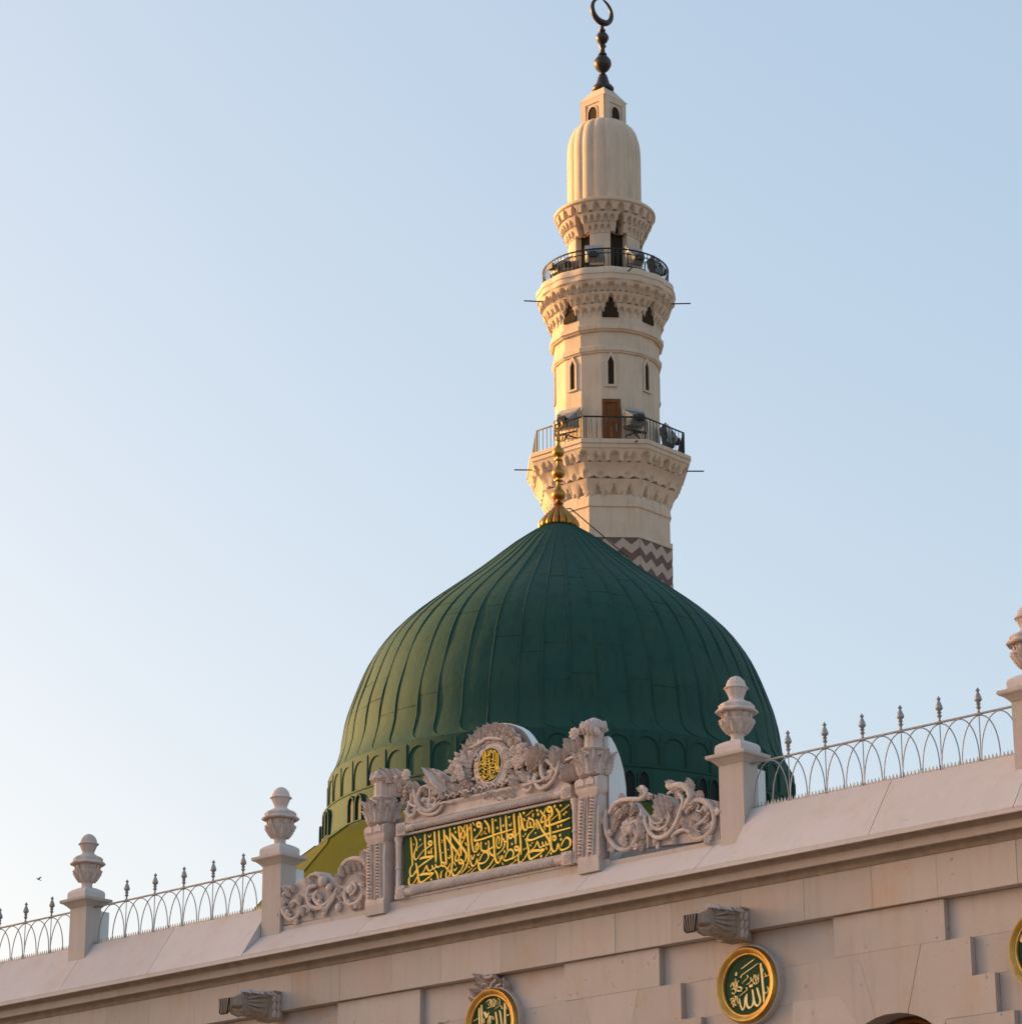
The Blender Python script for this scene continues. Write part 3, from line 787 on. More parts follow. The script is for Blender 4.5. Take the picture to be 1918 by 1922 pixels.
for i in range(5): cv.leaf((1200+i*95,330),(1230+i*85,110+abs(i-2.5)*30),.45,.8,PETAL)
# oval medallion in the crest
cv.crop = (830,1350,10.656)
OU, OZ, ORU, ORZ = -8.16, 21.21, .415, .455
def oval(r, k=40): return [(OU+ORU*r*math.cos(2*PI*i/k), OZ+ORZ*r*math.sin(2*PI*i/k)) for i in range(k)]
b = MB(PO); b.prism(oval(1.0), .1, .225); om = obj('oval_board', b, 'board', pd)
b = MB(PO); b.tube([(p[0],.225,p[1]) for p in oval(1.06)+oval(1.06)[:2]], .035, 6); obj('oval_rim', b, 'carved', pd, 60)
b = MB(PO); P1, P2 = oval(1.05, 40), oval(1.55, 40)
b.add([(p[0],.235,p[1]) for p in P1]+[(p[0],.19,p[1]) for p in P2]+[(p[0],.0,p[1]) for p in P1]+[(p[0],.0,p[1]) for p in P2],
      sum([[(i,(i+1)%40,40+(i+1)%40,40+i),(40+i,40+(i+1)%40,120+(i+1)%40,120+i),(i,80+i,80+(i+1)%40,(i+1)%40)] for i in range(40)], [])); obj('oval_surround', b, 'carved', pd, 50)
WO = """
42 1215,470 1225,800 1217,1060
o 50 42 1222,1130
36 1130,1140 1165,1285 1245,1290 1280,1180
38 1025,340 1020,600 1030,720 970,765 930,700
38 1030,335 1130,450 1132,800 1140,1050 1080,1205 1000,1252 925,1190
35 880,305 872,500 820,575 780,345
30 880,310 930,370 962,450
35 780,560 720,612 690,550 655,380
40 650,380 655,700 660,950 650,1050 575,1120 650,1212 760,1180 850,1100
40 550,455 570,750 570,1000 500,1100 425,1205
36 540,785 450,880 440,962 560,962 700,870 815,800
40 820,645 840,900 862,1200 885,1450 960,1592 1060,1540 1140,1440
36 880,950 980,865 1095,775
36 940,1022 1030,915 1112,1000 1080,1090 960,1112 870,1075
34 700,935 810,975
30 480,530 482,620
36 340,1080 415,1005
40 272,1080 310,1200 380,1212 520,1075
40 525,1260 612,1330 560,1450 440,1552 350,1520 328,1440
34 400,1425 490,1370
38 790,1235 802,1400 750,1530 660,1582 638,1500
d 55 700,1420 730,1080 790,1320 745,720
32 590,1480 535,1655
32 590,1480 625,1660
36 645,1712 760,1690 812,1565 840,1645 905,1615
36 1085,1310 980,1340 958,1450 1000,1525
30 350,880 365,960
"""
lt = MB(PO); writing(lt, (885,1395,24.03), WO, .225); obj('lettering', lt, 'letter', om)
# wreath of leaves and flowers round the oval
for (x, y, r) in ((300,860,120),(200,1000,110),(330,1010,120),(380,1130,110),(250,1160,100),(420,800,105),(1300,760,110),(1430,640,120),(1560,700,115),(1480,830,125),(1640,800,110),(1350,900,110),(1560,560,100),(1250,640,90),(1660,640,80),(1560,900,90)):
    cv.ros((x,y), r, .24+random.uniform(0,.05))
def luv(a, e, n, wd, m):
    (u0, z0), (u1, z1) = a, e; L = math.hypot(u1-u0, z1-z0)
    o = link('leaf', m, pd); o.location = (u0-PO[0], -(n-PO[1]), z0-PO[2]); o.rotation_euler = (0, math.atan2(u1-u0, z1-z0), 0); o.scale = (L*wd, L*1.3, L)
def pol_uv(a, r): return (-8.14+r*math.cos(a)*1.03, 21.08+r*math.sin(a))
for i in range(27):                                  # two bands of leaves following the arch, and a beaded fillet between them
    a = math.radians(195-i*8.1); t_ = random.uniform(-.10, .10)
    luv(pol_uv(a, .80), pol_uv(a+t_, 1.04+random.uniform(-.03,.04)), .17+random.uniform(0,.03), .95, (LEAF, PETAL, LEAF2)[i % 3])
for i in range(23):
    a = math.radians(176-i*7.8)
    luv(pol_uv(a, .98), pol_uv(a-.13, 1.27), .16+random.uniform(0,.03), .9, (LEAF2, LEAF)[i % 2])
for i in range(110):                                 # foliage filling the foot of the crest
    u_ = random.uniform(-11.2, -5.3); z_ = random.uniform(20.54, 20.86); a = random.uniform(-1.3, 1.3); L = random.uniform(.14, .27)
    if abs(u_-OU) < .75 and z_+L > 20.74: continue
    luv((u_, z_), (u_+L*math.sin(a), z_+L*math.cos(a)), .17+random.uniform(0,.07), .85, random.choice((LEAF,LEAF2,PETAL)))
for i in range(24):
    u_ = -11.1+i*.25; b = MB(PO); b.tube([(u_,.23,20.6),(u_+.10,.27,20.68),(u_+.2,.25,20.6),(u_+.12,.24,20.54)], [.03,.045,.04,.025], 6); obj('scroll', b, 'carved', pd, 60)
for i in range(30):
    a = math.radians(170-i*5.5); b = MB(PO); p_ = pol_uv(a, .76); b.ball((p_[0],.22,p_[1]), (.035,.035,.035), 8, 6); obj('boss', b, 'carved', pd, 60)
for a, e in (((330,760),(270,660)),((200,880),(140,820)),((180,1050),(60,1050)),((230,1200),(180,1270)),((420,720),(440,620)),((1480,520),(1480,400)),((1620,560),(1700,470)),((1720,720),(1800,680)),((1660,880),(1740,930))):
    cv.leaf(a, e, .27, .9, PETAL)
for i in range(26):                                  # leaves below the oval
    a = math.radians(200+i*6.0); r = random.choice((1.5,1.75,2.0))
    x, y = 948+330*r*.95*math.cos(a), 1000-330*r*math.sin(a)*.92
    x2, y2 = x+150*math.cos(a)*random.uniform(.4,1.4), y+random.uniform(40,150)
    if y > 1620 or (abs(x-948) < 330 and y < 1330): continue
    cv.leaf((x2, min(y2,1640)), (x,y), .22+random.uniform(0,.06), .6, random.choice((LEAF,LEAF2,PETAL)))
for i in range(150):                                  # loose small leaves filling the ground of the wreath
    a = random.uniform(0, 2*PI); r = random.uniform(1.35, 2.3)
    x, y = 948+235*r*1.25*math.cos(a), 915-325*r*.9*math.sin(a)
    if y > 1600 or y < 160 or (((x-948)/300)**2+((y-915)/400)**2 < 1): continue
    d = random.uniform(0, 2*PI)
    cv.leaf((x,y), (x+75*math.cos(d), y+75*math.sin(d)), .17+random.uniform(0,.05), .8, random.choice((LEAF,PETAL)))
S([(560,560),(640,540),(760,480),(900,390),(1050,390),(1200,410)], .03, .03, .26)
for x0 in (650, 1240): S([(x0,760),(x0+30,690),(x0+70,760),(x0+30,840),(x0,800)], .022, .018, .24); S([(x0,1000),(x0+30,930),(x0+50,1000),(x0+20,1080)], .02, .016, .23)

# ================================================================== SIDE SCROLLS
def scroll_panel(label, u0, u1, outline, crop):
    o = ((u0+u1)/2, .1, 17.9)
    t = thing('scroll_carving', label, 'carving', o, 'carved scrolls flanking the inscription')
    c = Carve(t, o, crop); c.leafy = True
    b = MB(o); b.prism([c.at(x,y,.12) for x,y in outline], -.12, .12); obj('back_plate', b, 'carved', t)
    b = MB(o); b.box((u0,-.12,17.7),(u1,.16,18.0)); obj('base_course', b, 'stone', t)
    return c
c = scroll_panel('pale stone scroll carving between the inscription and the urn pillar at the dome', -4.0, -.30,
    [(150,1180),(130,760),(210,540),(400,430),(560,440),(650,560),(720,640),(800,660),(890,580),(930,430),(990,330),(1130,370),(1160,500),(1240,520),(1270,420),(1420,400),(1600,380),(1800,430),(1840,600),(1840,1010)], (1120,1450,7.99))
S = c.scroll
S([(150,560),(130,760),(170,960),(300,1130),(450,1160),(570,1060),(630,900),(600,770),(520,740)], .075, .05, .22)
S([(190,620),(260,500),(400,420),(560,410),(680,400),(745,330),(700,230),(650,215)], .07, .055, .24, .04)
S([(660,540),(680,640),(620,720),(530,760),(470,860),(520,950)], .06, .04, .22)
S([(720,640),(730,760),(800,900),(920,985),(1080,930),(1200,760),(1270,580),(1300,430),(1240,320),(1130,290),(1060,330)], .06, .05, .22, .03)
S([(800,700),(830,800),(920,860),(1040,800),(1090,680),(1060,580)], .055, .04, .22); S([(780,660),(860,760),(960,760),(1000,690)], .045, .03, .22)
S([(1300,560),(1380,450),(1420,340),(1350,230),(1230,200),(1130,225),(1060,200)], .085, .10, .24, .03)
S([(1340,620),(1420,470),(1540,420),(1680,480),(1760,640),(1740,830),(1640,960),(1500,1000),(1400,930)], .085, .06, .21)
S([(1480,470),(1530,500),(1500,570),(1560,580),(1600,500)], .035, .03, .22); S([(1660,560),(1680,640),(1620,700),(1560,760),(1480,800),(1480,860),(1560,900)], .05, .03, .22)
S([(1120,980),(1200,900),(1320,860),(1400,900)], .06, .05, .2)
S([(690,700),(660,860),(700,1000)], .05, .03, .21); S([(760,900),(770,1030),(760,1140)], .05, .03, .2); S([(900,1010),(920,1100),(900,1150)], .06, .04, .18)
c.ros((460,830), 120, .2); c.ros((400,1020), 80, .17)
for a, e in (((380,640),(510,480)),((280,700),(440,560)),((240,830),(360,700)),((240,900),(300,760)),((960,640),(950,350)),((1020,640),(1020,330)),((1080,600),(1110,380)),((1000,700),(930,420)),((1350,900),(1330,740)),((1400,880),(1480,720)),((680,1000),(700,760)),((640,1180),(720,1030)),((1640,760),(1700,640)),((1560,700),(1500,600)),((540,900),(580,780)),((480,640),(620,520)),((1150,1080),(1180,960))):
    c.leaf(a, e, .2, .7)
c.ball((510,860), 60, .24); c.ball((1075,195), 45, .27)
c = scroll_panel('pale stone scroll carving left of the inscription, beside an urn pillar', -16.28, -12.85,
    [(150,1090),(150,760),(230,580),(330,500),(480,420),(600,340),(720,350),(780,420),(880,430),(930,300),(1050,170),(1200,140),(1280,30),(1420,60),(1400,860)], (510,1590,7.377))
S = c.scroll
S([(300,540),(200,620),(150,760),(160,900),(240,1000),(340,980),(400,880),(360,760),(290,760),(270,820)], .075, .05, .20)
S([(620,540),(520,580),(500,720),(560,830),(680,850),(720,820)], .075, .06, .22); S([(640,610),(590,700),(640,790),(740,800),(840,690),(910,570)], .07, .045, .23)
S([(720,960),(760,860),(850,720),(910,560)], .075, .04, .22)
S([(930,330),(1040,200),(1180,160),(1290,210),(1330,330)], .065, .06, .24, .02)
S([(1030,560),(1010,680),(1060,790),(1180,770),(1260,660),(1240,530),(1200,520)], .06, .05, .22); S([(1100,490),(1150,520),(1160,600),(1080,680)], .05, .04, .22)
S([(500,440),(560,390),(640,380),(680,440)], .06, .05, .22); S([(380,880),(450,820),(540,860),(620,880)], .05, .03, .2)
c.ball((710,480), 75, .24); c.ball((800,570), 60, .2); c.ball((930,840), 60, .17); c.ball((1090,590), 65, .22); c.ball((220,910), 45, .2)
for a, e in (((300,640),(310,500)),((250,690),(210,560)),((220,780),(170,680)),((210,850),(150,830)),((980,420),(990,260)),((1060,380),(1080,240)),((1140,340),(1170,230)),((1230,340),(1240,230)),((1290,380),(1330,250)),((940,520),(920,380)),((960,640),(930,560)),((960,740),(920,660)),((1260,480),(1220,380)),((1350,700),(1290,560)),((1350,820),(1330,690)),((1200,860),(1250,760)),((1120,880),(1130,790)),((560,520),(490,440)),((690,720),(650,640)),((420,960),(460,840)),((1340,300),(1330,60)),((1260,200),(1270,60)),((560,980),(540,900)),((700,940),(720,860))):
    c.leaf(a, e, .2, .7)

# ================================================================== RAIN SPOUTS
def spout(u0, label):
    o = (u0, .12, 15.72)
    t = thing('rain_spout', label, 'spout', o, 'stone rain spouts under the cornice')
    b = MB(o); b.box((u0-.30,.1,15.36),(u0+.30,.62,16.10)); b.box((u0-.33,.1,16.10),(u0+.33,.5,16.16)); obj('block', b, 'weathered', t)
    b = MB(o)
    rings = [(.62,.28,.34,15.74),(.75,.30,.36,15.73),(1.15,.26,.30,15.72),(1.45,.22,.25,15.72),(1.5,.24,.27,15.72)]
    def sec(n, hu, hz, zc): return [(u0-hu,n,zc-hz*.7),(u0-hu*.6,n,zc-hz),(u0+hu*.6,n,zc-hz),(u0+hu,n,zc-hz*.7),(u0+hu,n,zc+hz),(u0-hu,n,zc+hz)]
    P = sum([sec(*r) for r in rings], []); fs = [tuple(range(6)), tuple(range(24,30))]
    for i in range(4): fs += [(i*6+j,i*6+(j+1)%6,(i+1)*6+(j+1)%6,(i+1)*6+j) for j in range(6)]
    b.add(P, fs); obj('bracket', b, 'weathered', t)
    b = MB(o); rings = [(1.5,.19,.20,15.78),(1.7,.16,.15,15.74),(1.82,.15,.13,15.70),(1.93,.17,.17,15.64),(2.02,.20,.22,15.57)]
    P = sum([sec(*r) for r in rings], []); fs = [tuple(range(6)), tuple(range(24,30))]
    for i in range(4): fs += [(i*6+j,i*6+(j+1)%6,(i+1)*6+(j+1)%6,(i+1)*6+j) for j in range(6)]
    b.add(P, fs); obj('channel', b, 'weathered', t)
    b = MB(o); b.prism([(u0-.19,15.41),(u0-.12,15.355),(u0+.12,15.355),(u0+.19,15.41),(u0+.205,15.79),(u0-.205,15.79)], 1.98, 2.026); obj('mouth', b, 'dark', t)
    for q in range(5):
        b = MB(o); b.tube([(u0+(q-2)*.05,2.03,15.38),(u0+(q-2)*.09,2.04,15.78)], [.010,.022], 5); obj('mouth_rib', b, 'weathered', t, 60)
    for i in range(4):                               # fluted leaves along the flank
        b = MB(o); z = 15.50+i*.14; b.tube([(u0+.27,.66,z+.05),(u0+.29,1.0,z+.03),(u0+.25,1.38,z*.5+7.87)], [.05,.06,.04], 6); obj('flute', b, 'weathered', t, 60)
    for i in range(6):
        q = link('leaf', LEAF, t); q.location = (u0+.3-o[0], -(.3+i%2*.16-o[1]), 15.42+(i//2)*.22-o[2]); q.rotation_euler = (0,0,PI/2); q.scale = (.2,.2,.22)
    for i in range(5):
        q = link('leaf', LEAF2, t); q.location = (u0+.05-o[0], -(.45+i*.24-o[1]), 16.02-.012*i-o[2]); q.rotation_euler = (1.2,0,PI/2+.2*(i%2)); q.scale = (.34,.3,.34)
    b = MB(o); b.tube([(u0,1.8,15.56),(u0,1.7,15.44),(u0,1.5,15.42),(u0,1.35,15.5)], [.06,.07,.09,.12], 8); obj('curl', b, 'weathered', t, 60)
    for i in range(4):
        b = MB(o); b.ball((u0,.65+i*.2,15.40+.02*i), (.2,.11,.08), 10, 6); obj('scallop', b, 'weathered', t, 60)
spout(.16, 'weathered stone rain spout above the whole gold-ringed medallion')
spout(-16.55, 'weathered stone rain spout at the bottom left, cut off by the photo edge')

# ================================================================== MEDALLIONS
def medallion(u0, z0, label, text, crop, crown):
    o = (u0, RD, z0-.9)
    t = thing('medallion', label, 'medallion', o, 'round medallions along the wall')
    k = 56; cs = [(math.cos(2*PI*i/k), math.sin(2*PI*i/k)) for i in range(k)]
    b = MB(o); b.prism([(u0+.70*c_,z0+.70*s_) for c_, s_ in cs], -.10, .10); d = obj('disc', b, 'board', t)
    text = '\n'.join((lambda q: ' '.join([str(float(q[0])*(.74 if float(q[0]) < 33 else .92))]+q[1:]) if q[0] not in 'do' else l)(l.split()) for l in text.strip().split('\n'))
    prof = [(.70,.06),(.70,.13),(.725,.155),(.74,.15),(.77,.155),(.83,.215),(.88,.22),(.91,.185),(.93,.13),(.93,-.1)]
    b = MB(o)
    P = []; fs = []
    for c_, s_ in cs: P += [(u0+r*c_, n, z0+r*s_) for r, n in prof]
    m_ = len(prof)
    for i in range(k):
        for j in range(m_-1): fs.append((i*m_+j, ((i+1)%k)*m_+j, ((i+1)%k)*m_+j+1, i*m_+j+1))
    b.add(P, fs); obj('gilt_ring', b, 'gilt', t, 50)
    b = MB(o); P = []
    pr = [(.93,-.1),(.932,.10),(.97,.085),(.985,-.1)]
    for c_, s_ in cs: P += [(u0+r*c_, n, z0+r*s_) for r, n in pr]
    fs = []
    for i in range(k):
        for j in range(3): fs.append((i*4+j, ((i+1)%k)*4+j, ((i+1)%k)*4+j+1, i*4+j+1))
    b.add(P, fs); obj('stone_rim', b, 'stone', t, 50)
    if text:
        b = MB(o); writing(b, crop, text, .10); obj('lettering', b, 'letterpale', d)
    if crown:
        cv = Carve(t, o, (860,1820,14.754))
        for a, e in (((900,470),(680,170)),((960,480),(830,190)),((980,470),(1020,170)),((1060,480),(1200,160)),((1200,520),(1260,260)),((640,540),(560,420)),((700,480),(600,290)),((1280,560),(1440,310)),((1380,660),(1450,430)),((430,770),(430,550)),((540,620),(450,560)),((1480,800),(1540,700)),((1420,700),(1500,560)),((350,900),(360,770))):
            cv.leaf(a, e, -.04, .8, LEAF2, 1.5)
        cv.scroll([(670,190),(820,230),(1000,160)], .05, .05, .16); cv.scroll([(640,440),(720,400),(800,420)], .03, .02, .12)
        cv.scroll([(900,520),(930,400),(1010,330),(1060,200)], .035, .03, .12); cv.scroll([(1040,470),(1180,410)], .03, .03, .12)
        cv.scroll([(1250,240),(1270,380),(1260,540)], .03, .02, .1)
    return t
WM1 = """
58 1108,485 1120,580 1140,760 1162,980 1187,1250 1187,1475
30 1108,500 1140,590 1175,690
34 648,630 800,515 968,388
34 658,830 655,785 850,640 1058,488
54 1025,1070 1062,1200 1105,1370 1085,1460 1030,1498 975,1440 958,1300
54 915,1115 940,1260 945,1400 905,1510 835,1548 788,1470 778,1320 790,1215
40 795,1215 748,1320 738,1480 695,1598 645,1520 622,1420 608,1320
30 790,765 812,830 740,900 668,972
24 890,890 860,950 780,1000
32 765,1065 790,1120 700,1200 608,1280
d 66 865,1035 905,1020
d 60 535,760
20 530,700 560,740
28 1215,725 1255,800 1315,755
24 1190,832 1245,790
30 1270,1045 1300,1120 1262,1195 1218,1195 1215,1160
28 1325,1035 1345,1120 1340,1180
24 1300,1100 1345,1110
20 880,820 905,900 950,850 960,760
22 985,760 995,860 1010,950 1050,960 1070,880 1065,745
22 940,930 990,990 1060,950
20 870,850 925,900 960,990
20 1010,770 1040,850 1020,900 985,880
26 400,1060 450,960 480,1040 520,1110
28 520,900 545,1000 560,1120
26 600,900 560,980 590,1050
36 560,1140 620,1150 670,1100 640,1060 590,1070
30 430,1110 500,1100 530,1160 480,1225 440,1180
22 480,930 500,1010 530,1060
22 640,1130 665,1160
26 530,860 528,890
24 410,1380 430,1330 480,1330 480,1400 430,1420
26 490,1290 520,1270 530,1330 500,1400 520,1470
24 565,1265 570,1380 590,1460
24 430,1440 500,1480 560,1490
d 40 480,1515 455,1400
"""
WM2 = """
46 665,990 675,1250 682,1500 690,1800
46 603,1075 605,1300 612,1500 625,1800
54 738,1195 770,1260 806,1335 840,1270 875,1190
50 740,1190 790,1240 806,1320
58 1312,925 1318,1200 1325,1500 1330,1850
28 1320,960 1345,1040 1370,1120
46 1172,1145 1200,1300 1225,1500 1240,1700 1180,1830 1110,1760
46 1060,1185 1080,1350 1100,1500 1090,1720 1000,1850 900,1780
36 912,1285 868,1400 845,1520
36 915,1290 918,1400 905,1520
26 970,1305 1000,1400
26 1208,1005 1240,1105
34 1378,1275 1420,1280 1465,1225
26 455,1442 510,1410 570,1368
30 735,1360 740,1500
24 800,930 860,870 910,850 900,960
24 920,840 940,960 960,1060
24 950,830 1000,950 1030,1060
24 1010,820 1060,900 1040,1000 1000,1010
26 1100,810 1150,850 1150,1000 1090,1050 1010,1110
24 810,1080 880,1050 940,1000
22 1060,850 1100,940 1070,1020
22 830,960 880,1020
"""
medallion(.30, 14.33, 'green medallion in a bright gold ring with white and gold lettering under a rain spout', WM1, (1340,1770,12.646), False)
medallion(-8.22, 14.36, 'green medallion in a dull gilded ring topped by carved leaves, at the bottom edge', WM2, (860,1820,14.754), True)
WM3 = """
50 450,780 470,860 465,970 540,1000
40 560,700 620,900 640,1200
"""
medallion(8.80, 14.10, 'gold-ringed green medallion mostly beyond the right edge of the photo', WM3, (1880,1690,12.8), False)

# ================================================================== GREEN DOME
AX = Vector((1.662, 100, 0))
dm = thing('green_dome', 'large green ribbed dome with arcaded drum and gold finial behind the pediment', 'dome', (AX.x, AX.y, 18.4), wall=False)
ZB = 18.4
DP = [(.50,35.06),(.66,35.02),(.80,34.93),(1.13,34.70),(1.61,34.35),(2.03,34.0),(2.438,33.65),(2.858,33.3),(3.298,32.95),(3.753,32.6),(4.213,32.25),(4.663,31.9),(5.089,31.55),(5.477,31.2),(5.82,30.85),(6.112,30.5),(6.356,30.15),(6.556,29.8),(6.721,29.45),(6.864,29.1),(6.995,28.75),(7.12,28.4),(7.24,28.05),(7.33,27.7),(7.39,27.35),(7.42,27.05),(7.45,26.8),(7.53,26.5),(7.60,26.27),(7.69,26.08),(7.78,25.94),(7.83,25.86)]
NR = 52
R0 = math.radians(-5.0)
b = MB()
def puff(th, z):                                      # sheets sag slightly between the seams
    x = ((th-R0)/(2*PI/NR)) % 1.0
    return 1+.0014*math.sin(PI*x)+.0016*math.sin(5*th+z*1.7)+.0008*math.sin(13*th-z*2.9)
b.lathe([(r, z-ZB) for r, z in DP[::-1]], NR*6, mod=puff, a0=R0); obj('dome_shell', b, 'green', dm, 30)
b = MB(); pts = []
for i, (r, z) in enumerate(DP[1:]):
    k_ = i/(len(DP)-2); bend = .10*max(0, (k_-.90)/.10)**2
    pts.append(((r+.012)*math.sin(bend*.6), -(r+.012)*math.cos(bend*.6), z-ZB))
b.tube(pts, [.010+.012*min(1,i/8) for i in range(len(pts))], 6)
RIB = mesh('rib', b, 'green', 60)
for i in range(NR):
    o = link('rib', RIB, dm); o.rotation_euler = (0, 0, R0+2*PI*i/NR+random.uniform(-.010,.010))
# drum
b = MB()
b.lathe([(r, z-ZB) for r, z in [(7.55,18.4),(7.55,23.3),(8.03,23.45),(8.05,23.6),(7.99,24.62),(7.815,24.66),(7.815,25.2),(7.815,25.80),(7.4,25.84)]], NR*4, a0=R0); obj('drum', b, 'green', dm, 30)
# arcade: each bay a moulded arch standing in front of the drum
def bent(pts2, r, th0=0):                             # (x along the drum, z) -> on the cylinder
    return [(r*math.sin(x/r+th0), -r*math.cos(x/r+th0), z-ZB) for x, z in pts2]
b = MB(); hb = 7.85*PI/NR
arch = [(hb*.88,24.64),(hb*.88,25.10)]+[(math.copysign(hb*.88*abs(math.cos(a))**.85, math.cos(a)) if i != 5 else 0, 25.10+.56*math.sin(a)**.9) for i, a in [(i, PI*i/10) for i in range(1,10)]]+[(-hb*.88,25.10),(-hb*.88,24.64)]
def ribbon(b, A, Bv, ra, rb_):
    n = len(A); P = bent(A, ra)+bent(Bv, rb_); b.add(P, [(i,i+1,n+i+1,n+i) for i in range(n-1)])
na = len(arch); ou = []
for i in range(na):
    x, z = arch[::-1][i]
    if i < 2: ou.append((-hb, z))
    elif i >= na-2: ou.append((hb, z))
    else:
        ou.append((max(-hb,min(hb,x*1.2)), 25.86))
ar = arch[::-1]
ribbon(b, ou, ar, 7.852, 7.852)
ribbon(b, ar, ar, 7.852, 7.79)
ribbon(b, ou, ou, 7.72, 7.852)
BAY = mesh('arch_bay', b, 'green', 30)
cm = MB(); cm.tube(bent([(-hb,24.6)],7.86)+bent([(-hb,25.2)],7.86)+bent([(-hb,25.7)],7.86)+bent([(-hb,25.9)],7.80), [.024,.024,.026,.024], 6)
PIL = mesh('pilaster', cm, 'green', 60)
for i in range(NR):
    a = R0+2*PI*(i+.5)/NR
    o = link('arch_bay', BAY, dm); o.rotation_euler = (0,0,a)
    p = link('pilaster', PIL, o)
b = MB(); b.lathe([(7.7,24.60-ZB),(8.02,24.61-ZB),(8.03,24.66-ZB),(7.87,24.72-ZB),(7.7,24.72-ZB)], NR*3); obj('string_course', b, 'green', dm, 40)
# drum windows: paired pointed lights
wf = MB(); wp = MB()
for sx_ in (-.235, .235):
    pl = [(sx_-.17,23.62),(sx_+.17,23.62),(sx_+.17,24.2),(sx_+.12,24.36),(sx_,24.46),(sx_-.12,24.36),(sx_-.17,24.2)]
    wp.add(bent(pl,8.065)+bent(pl,8.03), [tuple(range(7))])
    po = [(sx_+(x-sx_)*1.28, 24.0+(z-24.0)*1.1) for x, z in pl]
    n = len(pl); wf.add(bent(pl,8.13)+bent(po,8.13)+bent(pl,7.95)+bent(po,7.95), sum([[(i,(i+1)%n,n+(i+1)%n,n+i),(i,2*n+i,2*n+(i+1)%n,(i+1)%n),(n+i,n+(i+1)%n,3*n+(i+1)%n,3*n+i)] for i in range(n)], []))
WF = mesh('window', wf, 'green', 30); WP = mesh('pane', wp, 'pane')
for i in range(20):
    a = math.radians(18*i+16)
    o = link('window', WF, dm); o.rotation_euler = (0,0,a); link('pane', WP, o)
b = MB(); k = 8
def octs(a): return a/math.cos(PI/8)
b.lathe([(7.9,23.44-ZB),(8.18,23.44-ZB),(8.20,23.5-ZB),(8.12,23.56-ZB),(7.9,23.56-ZB)], NR*2)
obj('drum_sill', b, 'green', dm, 40)
b = MB(); b.lathe([(11.6,18.4-ZB),(11.6,20.2-ZB),(11.0,20.4-ZB),(9.0,22.80-ZB),(8.95,22.95-ZB),(8.3,23.46-ZB),(8.0,23.47-ZB)], 16, a0=math.radians(-12)); obj('skirt_roof', b, 'skirt', dm)
for i in range(16):                                  # welts on the skirt and cross seams between the dome's sheets
    a = math.radians(-12)+2*PI*i/16; b = MB()
    b.tube([(r_*math.sin(a), -r_*math.cos(a), z_-ZB) for r_, z_ in ((8.1,23.48),(8.3,23.47),(8.95,22.96),(9.0,22.8),(11.0,20.41))], .03, 5); obj('welt', b, 'skirt', dm, 60)
def dr_at(z):
    for (r1_, z1_), (r2_, z2_) in zip(DP[:-1], DP[1:]):
        if z2_ <= z <= z1_: return r2_+(r1_-r2_)*(z-z2_)/(z1_-z2_)
    return DP[-1][0]
for i in range(NR):
    a0_ = R0+2*PI*i/NR
    if math.cos(a0_) < -.3: continue
    for z_ in (27.3+random.uniform(-.3,.5), 29.0+random.uniform(-.5,.5), 30.7+random.uniform(-.4,.4), 32.0+random.uniform(-.3,.3)):
        rr = dr_at(z_)+.004; b = MB()
        b.tube([(rr*math.sin(a0_+t_*2*PI/NR/6), -rr*math.cos(a0_+t_*2*PI/NR/6), z_-ZB) for t_ in range(7)], .008, 4); obj('sheet_seam', b, 'green', dm, 60)
# gold finial
def fl(th, z): return 1-.20*(1-abs(math.sin(8*th))**.35)*(1 if z < 35.9-ZB else .3)
b = MB(); b.lathe([(.55,35.03-ZB),(.70,35.04-ZB),(.73,35.10-ZB),(.70,35.22-ZB),(.60,35.38-ZB),(.44,35.55-ZB),(.28,35.71-ZB),(.17,35.84-ZB),(.10,35.95-ZB)], 96, mod=fl); fin = obj('finial', b, 'gold', dm, 50)
def fz(z): return 35.03+(z-35.03)*.80
pf = [(.10,36.12),(.17,36.16),(.13,36.22),(.10,36.28)]
def bulb(z, r, h):
    return [(.075,z),(.08,z+.03*h),(r*.7,z+.08*h),(r*.96,z+.20*h),(r,z+.32*h),(r*.86,z+.45*h),(r*.52,z+.58*h),(r*.33,z+.72*h),(.075,z+.86*h),(.075,z+.95*h)]
pf += bulb(36.30,.255,.92)+[(.16,37.2),(.16,37.25),(.075,37.27)]+bulb(37.32,.235,.86)+[(.15,38.16),(.15,38.22),(.075,38.25)]+bulb(38.30,.215,.80)+[(.09,39.08),(.07,39.2),(.06,39.45),(.04,39.7)]
b = MB(); b.lathe([(r,fz(z)-ZB) for r,z in pf], 24); obj('finial_bulbs', b, 'gold', fin, 45)
b = MB()
for s in (-1, 1):
    b.tube([(0,0,fz(39.2)-ZB),(s*.13,0,fz(39.42)-ZB),(s*.17,0,fz(39.25)-ZB),(s*.12,0,fz(39.12)-ZB)], .025, 5)
    b.tube([(0,0,fz(39.45)-ZB),(s*.10,0,fz(39.62)-ZB),(s*.14,0,fz(39.5)-ZB)], .02, 5)
pts = [(.15*math.cos(a),0,fz(39.86)-ZB+.17*math.sin(a)) for a in [math.radians(-250+i*17) for i in range(21)]]
b.tube(pts, [.012+.03*math.sin(PI*i/20) for i in range(21)], 6)
obj('finial_crescent', b, 'gold', fin, 60)
cb = MB()
cp = [Vector((AX.x+.30*math.sin(1.2)-0, AX.y-.30*math.cos(1.2), 35.72))]
for i in range(9):
    t = i/8; r = .45+2.1*t; z = 35.75-.0*t
    cp.append(Vector((AX.x+r*math.sin(1.15), AX.y-r*math.cos(1.15), 35.70-2.05*t-.25*math.sin(PI*t)*0)))
c0 = cp[0].copy(); cb.tube([p-c0 for p in cp], .022, 5)
ca = obj('lightning_cable', cb, 'cable'); ca.location = c0
